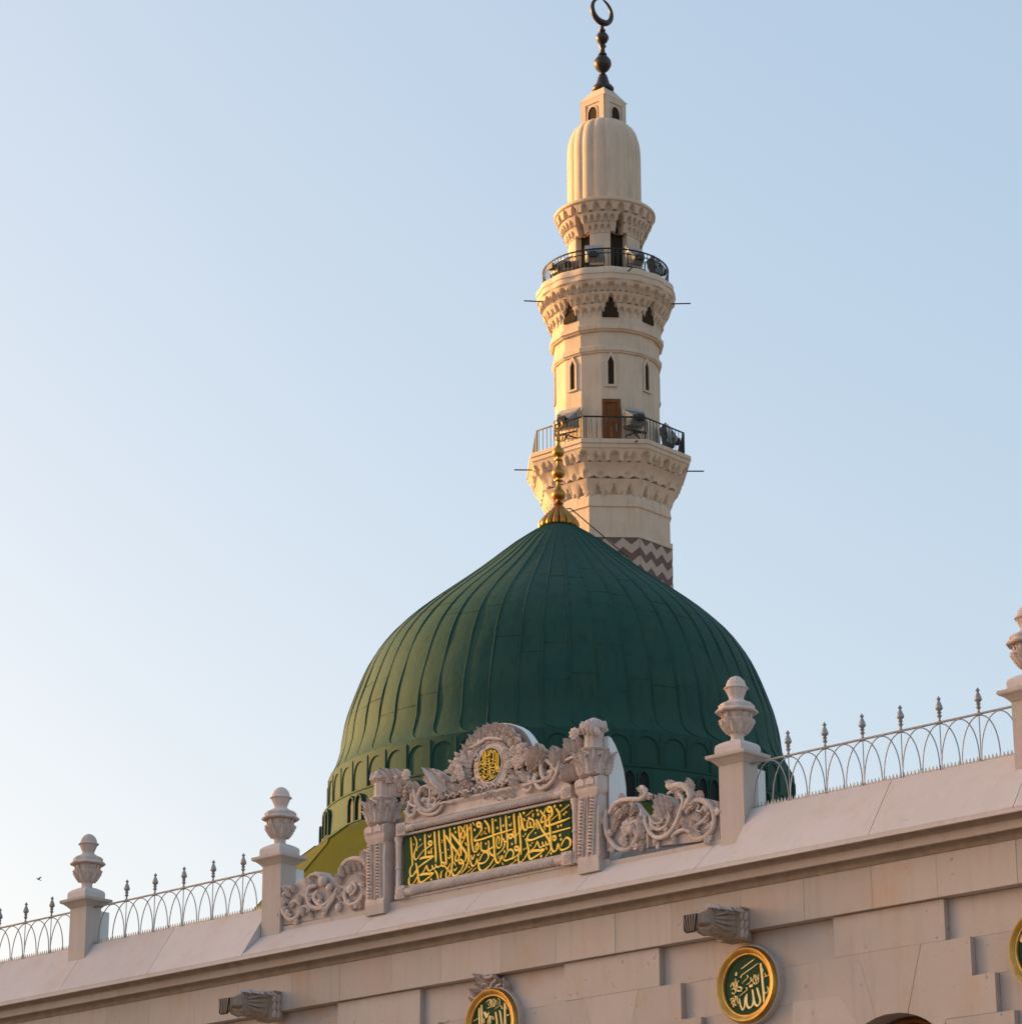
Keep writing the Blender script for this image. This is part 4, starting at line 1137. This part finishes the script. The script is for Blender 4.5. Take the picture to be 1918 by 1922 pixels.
tag(ca, 'thin dark cable running from the gold finial down the right of the green dome', 'cable')

# ================================================================== MINARET
MX = Vector((4.758, 140, 0)); MZ = 30.0
mn = thing('minaret', 'tall cream stone minaret with two railed balconies and dark crescent finial behind the dome', 'minaret', (MX.x, MX.y, MZ), wall=False)
DEL = math.radians(3.0)
def pol(r, th, z): return (r*math.sin(th), -r*math.cos(th), z-MZ)
def poly_f(s, d=DEL):
    st_ = 2*PI/s
    def f(th, z=0):
        x = (th-d+st_/2) % st_ - st_/2
        return 1/math.cos(x)
    return f
OCT, HEX16 = poly_f(8), poly_f(16)
def solid(nm, prof, s, m='cream', par=None):          # polygonal solid: prof of (apothem, z)
    b = MB(); b.lathe([(a/math.cos(PI/s), z-MZ) for a, z in prof], s, a0=DEL+PI/s); return obj(nm, b, m, par or mn)
def tier(nm, z0, z1, r0, r1, sect, niches, pf=None, scal=.0, k=12, rows=9, pw=1.5, lip=.05, rin=None, par=None, d0=DEL, tri=0):
    """one corbelled row: sect equal sectors; niches [(centre -1..1, half width, height 0..1, depth)]"""
    b = MB(); nt_ = sect*k*max(2, len(niches)); 
    base = 0; cols = nt_
    grid = []
    for i in range(rows+2):
        row = []
        for j in range(cols):
            th = 2*PI*j/cols + d0
            x = ((th-d0)/(2*PI/sect)+.5) % 1.0*2-1
            dz = 0; dep = 0; inn = None
            for c, hw, h, d in niches:
                xx = (x-c+1) % 2-1
                if abs(xx) < hw: inn = (abs(xx)/hw, h, d)
            zb = z0 + scal*(1-abs(math.cos(PI*(x*len(niches)/2))))
            if i == rows+1: t = 1.0; z = z1; r = rin or r0*.9
            else:
                t = i/rows; z = zb+(z1-zb)*t; r = r0+(r1-r0)*t**pw
                if inn:
                    top = inn[1]*((1-inn[0]**2.2)**.6 if tri == 0 else 1-inn[0])
                    if t < top and t > .0:
                        r -= 1.1*inn[2]*(1-.55*inn[0]**2)*min(1,(top-t)*9)
            if i == 0: r = (rin or r0*.9)
            q = pf(th) if pf else 1
            row.append(b.pt(pol(r*q, th, z)))
            if i == 0: row[-1] = row[-1]
        grid.append(row)
        if i == 0:                                    # under edge: same z, inner then outer
            pass
    for i in range(rows+1):
        for j in range(cols):
            b.f.append((grid[i][j], grid[i][(j+1)%cols], grid[i+1][(j+1)%cols], grid[i+1][j]))
    return obj(nm, b, 'cream', par or mn, 16)
# chevron drum
b = MB(); b.lathe([(2.93/math.cos(PI/8), 30-MZ),(2.93/math.cos(PI/8), 46.98-MZ)], 8, a0=DEL+PI/8); dr = obj('chevron_drum', b, 'brown', mn)
for f in range(8):
    th = DEL+2*PI*f/8
    if math.cos(th) < -.2: continue
    hwf = 2.93*math.tan(PI/8); pr = 2*hwf/3
    for s in range(9):
        zt = 46.98-.02-s*.86
        P = []
        for i in range(7): P.append((-hwf+.005+i*(2*hwf-.01)/6, zt-(.34 if i % 2 else 0.0)))
        q = P+[(x, z-.45) for x, z in P[::-1]]
        n = len(q); ex = Vector((math.cos(th), math.sin(th), 0)); nr = Vector((math.sin(th), -math.cos(th), 0))
        b = MB(); V = [nr*2.91+ex*x+Vector((0,0,z-MZ)) for x, z in q]+[nr*2.955+ex*x+Vector((0,0,z-MZ)) for x, z in q]
        fs = [(i,(i+1)%n,n+(i+1)%n,n+i) for i in range(n)]
        for i in range(6): fs.append((n+i,n+i+1,n+n-2-i,n+n-1-i))
        b.add(V, fs); obj('zigzag_band', b, 'pale', dr)
solid('shaft_collar', [(2.96,46.98),(2.96,47.25),(2.86,47.27),(2.86,48.52)], 8)
solid('string_course', [(2.86,48.52),(2.93,48.55),(2.93,48.64),(2.9,48.66),(2.88,49.15)], 8)
# lower balcony
tier('corbel_row', 48.95, 49.85, 2.90, 3.20, 8, [(-.66,.2,.75,.16),(0,.2,.75,.16),(.66,.2,.75,.16),(-.33,.1,.5,.1),(.33,.1,.5,.1)], OCT, .16, 8, rin=2.7, tri=1)
tier('corbel_row', 49.80, 50.56, 3.24, 3.56, 8, [(-.5,.13,.5,.1),(0,.1,.3,.05),(.5,.13,.5,.1),(1,.12,.6,.08)], OCT, .14, 8, pw=2.2, rin=2.9)
tier('corbel_row', 50.50, 51.22, 3.60, 3.80, 8, [(0,.17,.82,.24),(1,.15,.82,.22),(-.5+.12,.085,.72,.16),(-.5-.12,.085,.72,.16),(.5+.12,.085,.72,.16),(.5-.12,.085,.72,.16)], OCT, .10, 6, pw=1.2, rin=3.2)
solid('balcony_floor', [(3.3,51.18),(3.80,51.18),(3.84,51.22),(3.84,51.40),(3.90,51.42),(3.90,51.60),(3.86,51.64),(2.4,51.64)], 8)
def balcony_rail(nm, z0, z1, a, s, nbar, mid=None):
    q = poly_f(s) if s else (lambda th, z=0: 1.0)
    n = s or 48
    ths = [DEL+(PI/s if s else 0)+2*PI*i/n for i in range(n+1)]
    b = MB(); b.tube([pol(a*q(t), t, z1) for t in ths], .045, 6); rl = obj(nm, b, 'iron', mn, 60)
    if mid:
        b = MB(); b.tube([pol(a*q(t), t, mid) for t in ths], .03, 5); obj('middle_rail', b, 'iron', rl, 60)
    b = MB(); b.tube([pol(a*q(t), t, z0+.06) for t in ths], .03, 5); obj('bottom_rail', b, 'iron', rl, 60)
    bm2 = MB(); bm2.tube([(0,0,0),(0,0,z1-z0)], .017, 4); me = mesh('bar', bm2, 'iron')
    for i in range(nbar):
        th = DEL+2*PI*(i+.5)/nbar; o = link('bar', me, rl); o.location = pol(a*q(th), th, z0)
    if s:
        bm3 = MB(); bm3.tube([(0,0,0),(0,0,z1-z0+.02)], .04, 6); me = mesh('rail_post', bm3, 'iron')
        for i in range(s):
            th = DEL+PI/s+2*PI*i/s; o = link('rail_post', me, rl); o.location = pol(a*q(th), th, z0)
balcony_rail('balcony_railing', 51.66, 52.86, 3.58, 8, 96)
# sixteen-sided shaft with slit windows and door
b = MB(); b.lathe([(2.53,51.6-MZ),(2.53,56.66-MZ)], 160, mod=lambda t, z: HEX16(t), a0=DEL)
obj('shaft', b, 'cream', mn, 20)
def face_panel(nm, m, pts, r, th, d0, d1, par=None, smooth=0):
    """flat piece on the shaft: outline (x,z) at apothem r, between depths d0 and d1"""
    ex = Vector((math.cos(th), math.sin(th), 0)); nr = Vector((math.sin(th), -math.cos(th), 0)); n = len(pts)
    b = MB(); V = [nr*(r+d0)+ex*x+Vector((0,0,z-MZ)) for x, z in pts]+[nr*(r+d1)+ex*x+Vector((0,0,z-MZ)) for x, z in pts]
    b.add(V, [tuple(range(n-1,-1,-1)), tuple(range(n,2*n))]+[(i,(i+1)%n,n+(i+1)%n,n+i) for i in range(n)])
    return obj(nm, b, m, par or mn, smooth)
def frame_panel(nm, m, inn, outp, r, th, d0, d1, par=None):
    ex = Vector((math.cos(th), math.sin(th), 0)); nr = Vector((math.sin(th), -math.cos(th), 0)); n = len(inn)
    b = MB(); V = []
    for P, d in ((inn,d1),(outp,d1),(inn,d0),(outp,d0)): V += [nr*(r+d)+ex*x+Vector((0,0,z-MZ)) for x, z in P]
    fs = []
    for i in range(n-1): fs += [(i,i+1,n+i+1,n+i),(i,2*n+i,2*n+i+1,i+1),(n+i,n+i+1,3*n+i+1,3*n+i)]
    fs += [(0,n,3*n,2*n),(n-1,2*n+n-1,3*n+n-1,2*n-1)]
    b.add(V, fs); return obj(nm, b, m, par or mn)
for k in range(8):
    th = DEL-.008+2*PI*k/8
    if math.cos(th) < -.3: continue
    sl_ = [(-.14,54.96),(.14,54.96),(.14,56.12),(0,56.42),(-.14,56.12)]
    wn = face_panel('slit_window', 'dark', sl_, 2.53, th, -.1, .006)
    fi = [(.145,54.90),(.145,56.12),(0,56.44),(-.145,56.12),(-.145,54.90)]; fo = [(.27,54.86),(.27,56.16),(0,56.70),(-.27,56.16),(-.27,54.86)]
    frame_panel('frame', 'cream', fi, fo, 2.53, th, -.05, .07, wn)
    face_panel('sill', 'cream', [(-.3,54.80),(.3,54.80),(.3,54.88),(-.3,54.88)], 2.53, th, -.05, .10, wn)
dth = DEL-.008
dr_ = face_panel('door', 'wood', [(-.30,51.64),(.30,51.64),(.30,53.98),(-.30,53.98)], 2.53, dth, -.05, .012)
frame_panel('frame', 'wood', [(.30,51.64),(.30,53.98),(-.30,53.98),(-.30,51.64)], [(.44,51.64),(.44,54.16),(-.44,54.16),(-.44,51.64)], 2.53, dth, -.05, .06, dr_)
for z0_, z1_ in ((51.85,52.75),(52.95,53.85)): face_panel('door_panel', 'wood', [(-.19,z0_),(.19,z0_),(.19,z1_),(-.19,z1_)], 2.53, dth, 0, .035, dr_)
face_panel('handle', 'steel', [(.20,52.45),(.26,52.45),(.26,52.85),(.20,52.85)], 2.53, dth, 0, .08, dr_)
def band(z0, z1, a, d): return solid('string_course', [(a-.1,z0-.06),(a+d*.4,z0-.03),(a+d*.55,z0+.02),(a+d,z0+.07),(a+d,z1-.07),(a+d*.6,z1-.03),(a-.1,z1)], 16)
band(56.62, 56.98, 2.55, .13)
solid('shaft_collar', [(2.56,56.9),(2.58,57.85)], 16)
band(57.72, 58.08, 2.62, .17)
solid('upper_shaft', [(2.66,58.0),(2.68,58.5),(2.70,59.5),(2.66,60.2)], 16)
# upper balcony corbels and trefoil windows
tier('corbel_row', 58.34, 59.05, 2.70, 2.92, 8, [(.47,.14,.80,.2),(-.47,.14,.80,.2),(.80,.14,.80,.2),(-.80,.14,.80,.2),(0,.30,1.6,.5)], HEX16, .12, 8, rin=2.6)
tier('corbel_row', 59.02, 59.58, 2.92, 3.17, 8, [(.3,.1,.75,.12),(-.3,.1,.75,.12),(.62,.13,.8,.16),(-.62,.13,.8,.16),(1,.11,.7,.12),(0,.13,.85,.5)], None, .12, 8, rin=2.6)
tier('corbel_row', 59.54, 60.16, 3.20, 3.36, 8, [(0,.17,.8,.2),(1,.17,.8,.2),(.5,.15,.8,.18),(-.5,.15,.8,.18),(.25,.08,.62,.12),(-.25,.08,.62,.12),(.75,.08,.62,.12),(-.75,.08,.62,.12)], None, .13, 6, pw=1.2, rin=2.8)
for k in range(8):
    th = DEL-.008+2*PI*k/8
    if math.cos(th) < .2: continue
    tr = [(-.40,58.40),(.40,58.40),(.40,58.72),(.32,58.88),(.2,58.92),(.19,59.2),(.10,59.38),(0,59.46),(-.10,59.38),(-.19,59.2),(-.2,58.92),(-.32,58.88),(-.40,58.72)]
    wn = face_panel('trefoil_window', 'dark', tr, 2.70, th, -.1, .06)
def scal(th, z=0): return 1+.012*math.cos(16*(th-DEL))
def ringm(nm, prof, k=128, mod=None, m='cream'):
    b = MB(); b.lathe([(r, z-MZ) for r, z in prof], k, mod=mod, a0=DEL); return obj(nm, b, m, mn, 35)
ringm('balcony_floor', [(2.8,60.14),(3.38,60.14),(3.41,60.18),(3.41,60.44),(3.45,60.46),(3.44,60.72),(3.38,60.80),(1.5,60.80)], mod=scal)
balcony_rail('balcony_railing', 60.82, 61.86, 3.13, 0, 84, 61.62)
# open stage: doorways under a muqarnas collar
DO = [math.radians(20+60*k) for k in range(6)]
def inside(th, z):
    for d in DO:
        x = abs(((th-d+PI) % (2*PI))-PI)*1.86
        if (x < .43 and z < 63.45) or (x < .17 and z < 64.05): return True
    return False
b = MB(); zs = [60.75,61.5,62.5,63.44,63.46,64.04,64.06,64.4]; K = 288; G = []
for z in zs: G.append([b.pt(pol(1.86-(.42 if inside(2*PI*j/K+.002, z) else 0), 2*PI*j/K+.002, z)) for j in range(K)])
for i in range(len(zs)-1):
    for j in range(K): b.f.append((G[i][j],G[i][(j+1)%K],G[i+1][(j+1)%K],G[i+1][j]))
obj('open_stage', b, 'cream', mn, 20)
b = MB(); b.lathe([(1.86,62.28-MZ),(1.90,62.30-MZ),(1.90,62.38-MZ),(1.86,62.4-MZ)], 96)
for d in DO:
    face_panel('door', 'dark', [(-.40,60.8),(.40,60.8),(.40,63.44),(.16,63.46),(.16,64.0),(-.16,64.0),(-.16,63.46),(-.40,63.44)], 1.47, d, -.05, .02)  # doorway shade put into the dark door colour
for k in range(6):
    a0, a1 = DO[k]+.27, DO[(k+1) % 6]+(2*PI if k == 5 else 0)-.27
    for zz in (62.3, 63.3):
        b = MB(); b.tube([pol(1.865, a0+(a1-a0)*i/10, zz) for i in range(11)], .035, 5); obj('wall_moulding', b, 'cream', mn, 60)
dn = [((20/30+k*2) % 12, 0) for k in range(6)]
tier('corbel_row', 63.28, 63.78, 1.90, 2.08, 6, [(-.45,.11,.8,.12),(-.15,.11,.8,.12),(.15,.11,.8,.12),(.45,.11,.8,.12),(1,.20,1.9,.58)], None, .06, 10, rin=1.72, d0=math.radians(50))
tier('corbel_row', 63.74, 64.26, 2.12, 2.30, 6, [(-.6,.13,.8,.14),(-.3,.12,.8,.14),(0,.12,.8,.14),(.3,.12,.8,.14),(.6,.13,.8,.14),(1,.15,.95,.75)], None, .07, 10, rin=1.8, d0=math.radians(50))
tier('corbel_row', 64.22, 64.80, 2.34, 2.48, 24, [(0,.62,.85,.2)], None, .10, 14, pw=1.1, rin=1.9)
ringm('collar_ledge', [(2.0,64.76),(2.50,64.76),(2.55,64.80),(2.55,64.92),(2.5,64.97),(1.7,64.99)])
# bell-shaped top
def flute(th, z):
    x = abs(math.sin(9*(th)))
    return 1-.07*(1-x**.45)*(1.0 if z < 69.2-MZ else .8)
ringm('bell_top', [(1.84,64.9),(1.86,65.2),(1.86,68.1),(1.845,68.6),(1.79,69.0),(1.69,69.33),(1.52,69.62),(1.30,69.84),(1.08,69.98),(.6,70.02)], 288, flute)
# lantern: square, corner towards the viewer
LT = math.radians(45+1.5); la = 1.13/math.sqrt(2)
b = MB(); b.lathe([(1.13,69.5-MZ),(1.13,71.26-MZ)], 4, a0=math.radians(1.5)); ln_ = obj('lantern', b, 'cream', mn)
for k in range(4):
    th = LT+PI/2*k
    o_ = [(-.30,69.6),(.30,69.6),(.30,70.42)]+[(.30*math.cos(a),70.42+.38*math.sin(a)) for a in [PI*i/8 for i in range(1,8)]]+[(-.30,70.42)]
    face_panel('arch_opening', 'dark', o_, la, th, -.2, .008, ln_)
    fi = [(.30,69.6),(.30,70.42)]+[(.30*math.cos(a),70.42+.38*math.sin(a)) for a in [PI*i/8 for i in range(1,8)]]+[(-.30,70.42),(-.30,69.6)]
    fo = [(.36,69.6),(.36,70.44)]+[(.37*math.cos(a),70.44+.44*math.sin(a)) for a in [PI*i/8 for i in range(1,8)]]+[(-.36,70.44),(-.36,69.6)]
    frame_panel('arch_moulding', 'cream', fi, fo, la, th, -.02, .05, ln_)
    frame_panel('panel_moulding', 'cream', [(.46,69.6),(.46,70.98),(-.46,70.98),(-.46,69.6)], [(.78,69.6),(.78,71.24),(-.78,71.24),(-.78,69.6)], la, th, -.02, .05, ln_)
b = MB(); b.lathe([(1.2,71.24-MZ),(1.22,71.30-MZ),(1.16,71.34-MZ),(.5,72.02-MZ),(.45,72.1-MZ)], 4, a0=math.radians(1.5)); obj('pyramid_roof', b, 'cream', mn)
# dark finial and crescent
b = MB(); b.lathe([(r,z-MZ) for r,z in [(.50,71.95),(.56,72.02),(.56,72.13),(.46,72.26),(.36,72.34),(.35,72.40),(.24,72.78),(.18,72.92),(.11,72.98),(.13,73.03),(.30,73.18),(.44,73.42),(.455,73.55),(.42,73.72),(.28,73.92),(.16,74.0),(.22,74.04),(.22,74.10),(.14,74.16),(.12,74.40),(.19,74.52),(.19,74.58),(.10,74.64),(.24,74.78),(.34,74.98),(.33,75.10),(.22,75.28),(.12,75.34),(.17,75.40),(.18,75.46),(.10,75.52),(.10,75.7)]], 28); fn = obj('finial', b, 'bronze', mn, 45)
b = MB(); cz, ro = 76.52-MZ, .78; rot = math.radians(41); cr, cs_ = math.cos(rot), math.sin(rot)
pts = []; rad = []
for i in range(41):
    a = -PI/2+math.radians(172)*(i-20)/20; q = abs(i-20)/20
    rd = .045+.135*(1-q)**.9; rr = ro-rd-.0
    pts.append((rr*math.cos(a)*cr, rr*math.cos(a)*cs_, cz+.06*(1-q)*0+rr*math.sin(a))); rad.append(rd)
b.tube(pts, rad, 10); obj('crescent', b, 'bronze', fn, 60)
# drain pipes sticking out of the balconies
for th, r, z in ((-1.36,3.75,51.15),(1.40,3.75,51.12),(-1.30,3.3,59.98),(1.38,3.3,59.95),(.30,3.35,60.60),(.30,3.75,51.50)):
    b = MB(); L = .95 if z != 60.60 and z != 51.5 else .55
    b.tube([pol(r,th,z),pol(r+L,th,z-.06)], .035, 6); obj('drain_pipe', b, 'iron', mn, 60)

# ================================================================== FLOODLIGHTS
def floodlight(th, r, z, yaw, tilt, sc_, label):
    t = thing('floodlight', label, 'floodlight', (MX.x+r*math.sin(th), MX.y-r*math.cos(th), z), 'floodlights on the minaret balconies', wall=False)
    t.rotation_euler = (0, 0, yaw); t.scale = (sc_,)*3
    R_ = Matrix.Rotation(tilt, 3, 'X')
    def put(P): return [tuple(R_ @ Vector(p)+Vector((0,0,.62))) for p in P]
    b = MB(); P = [(-.40,-.20,-.30),(.40,-.20,-.30),(.40,-.20,.30),(-.40,-.20,.30),(-.26,.22,-.18),(.26,.22,-.18),(.26,.22,.18),(-.26,.22,.18)]
    b.add(put(P), [(0,1,2,3),(4,7,6,5),(0,4,5,1),(1,5,6,2),(2,6,7,3),(3,7,4,0)]); bd_ = obj('housing', b, 'lampgrey', t)
    b = MB(); P = [(-.37,-.215,-.27),(.37,-.215,-.27),(.37,-.215,.27),(-.37,-.215,.27),(-.37,-.202,-.27),(.37,-.202,-.27),(.37,-.202,.27),(-.37,-.202,.27)]
    b.add(put(P), [(0,1,2,3),(4,7,6,5),(0,4,5,1),(1,5,6,2),(2,6,7,3),(3,7,4,0)]); obj('lens', b, 'glass', bd_)
    b = MB()
    for P in ([(-.42,-.2,.31),(.42,-.2,.31),(.42,-.62,.40),(-.42,-.62,.40)],):
        b.add(put(P+[(x,y,z_+.02) for x,y,z_ in P]), [(0,1,2,3),(4,7,6,5),(0,4,5,1),(1,5,6,2),(2,6,7,3),(3,7,4,0)])
    for s in (-1,1):
        P = [(s*.42,-.2,.31),(s*.42,-.62,.40),(s*.42,-.2,-.1)]; b.add(put(P+[(x-s*.02,y,z_) for x,y,z_ in P]), [(0,1,2),(3,5,4),(0,3,4,1),(1,4,5,2),(2,5,3,0)])
    obj('hood', b, 'hood', t)
    b = MB(); b.tube([(-.46,0,.62),(-.46,0,.2),(.46,0,.2),(.46,0,.62)], .035, 5); b.tube([(0,0,.2),(0,0,.0)], .05, 6); obj('yoke', b, 'iron', t, 60)
    b = MB(); b.tube([(-.3,-.3,0.03),(0,0,.14),(.3,.3,.03)], .03, 5); b.tube([(.3,-.3,0.03),(0,0,.14),(-.3,.3,.03)], .03, 5); obj('stand', b, 'iron', t, 60)
    b = MB(); b.box((-.16,.24,.5),(.16,.40,.74)); obj('ballast_box', b, 'iron', t)
ZL, ZU = 51.66, 60.82
floodlight(-.72, 3.15, ZL+.55, 2.6, -.5, 1.3, 'grey hooded floodlight on the lower minaret balcony, just behind the gold dome finial')
floodlight(.42, 3.1, ZL+.50, -2.7, -.4, 1.3, 'floodlight with open bright lid right of the lower balcony door')
floodlight(1.22, 3.2, ZL+.15, -1.3, -.5, 1.15, 'dark floodlight at the right corner of the lower minaret balcony')
floodlight(-1.08, 2.75, ZU+.05, 2.2, -.3, 1.15, 'dark floodlight at the left end of the upper minaret balcony, pointing outward')
floodlight(-.80, 2.6, ZU+.02, 2.9, -.2, 1.0, 'dark floodlight second from the left on the upper minaret balcony')
floodlight(-.24, 2.75, ZU+.1, 3.05, -.6, 1.1, 'grey-topped floodlight left of the dark doorway on the upper minaret balcony')
floodlight(.56, 2.75, ZU+.1, -2.6, -.6, 1.1, 'grey-topped floodlight right of the dark doorway on the upper minaret balcony')
floodlight(1.15, 2.8, ZU+.0, -1.2, -.4, 1.05, 'dark floodlight at the right end of the upper minaret balcony')

# ================================================================== BIRD
r_ = ray(72, 1651); bp_ = EYE+r_*(118/r_.y)
bt = thing('bird', 'small dark bird gliding in the pale sky left of the leftmost urn', 'bird', tuple(bp_), wall=False)
bt.rotation_euler = (0, .35, .5); bt.scale = (.55, .55, .55)
b = MB(); b.tube([(-.17,0,0),(-.12,0,.01),(-.04,0,.0),(.06,0,0),(.15,0,.0),(.24,0,.0)], [.012,.032,.045,.04,.02,.03], 8); obj('body', b, 'feather', bt, 60)
for s, lift in ((-1,.16),(1,.10)):
    b = MB(); P = [(-.07,s*.03,.01),(.07,s*.03,.01),(.08,s*.18,.01+lift*.7),(.10,s*.33,.01+lift),(-.02,s*.2,.02+lift*.75)]
    b.add(P+[(x,y,z-.012) for x,y,z in P], [(0,1,2,4),(4,2,3),(5,9,7,6),(9,8,7)]+[(i,5+i,5+(i+1)%5,(i+1)%5) for i in range(5)]); obj('wing', b, 'feather', bt)
print('objects', len(bpy.data.objects), 'tris', sum(len(m_.polygons) for m_ in bpy.data.meshes))
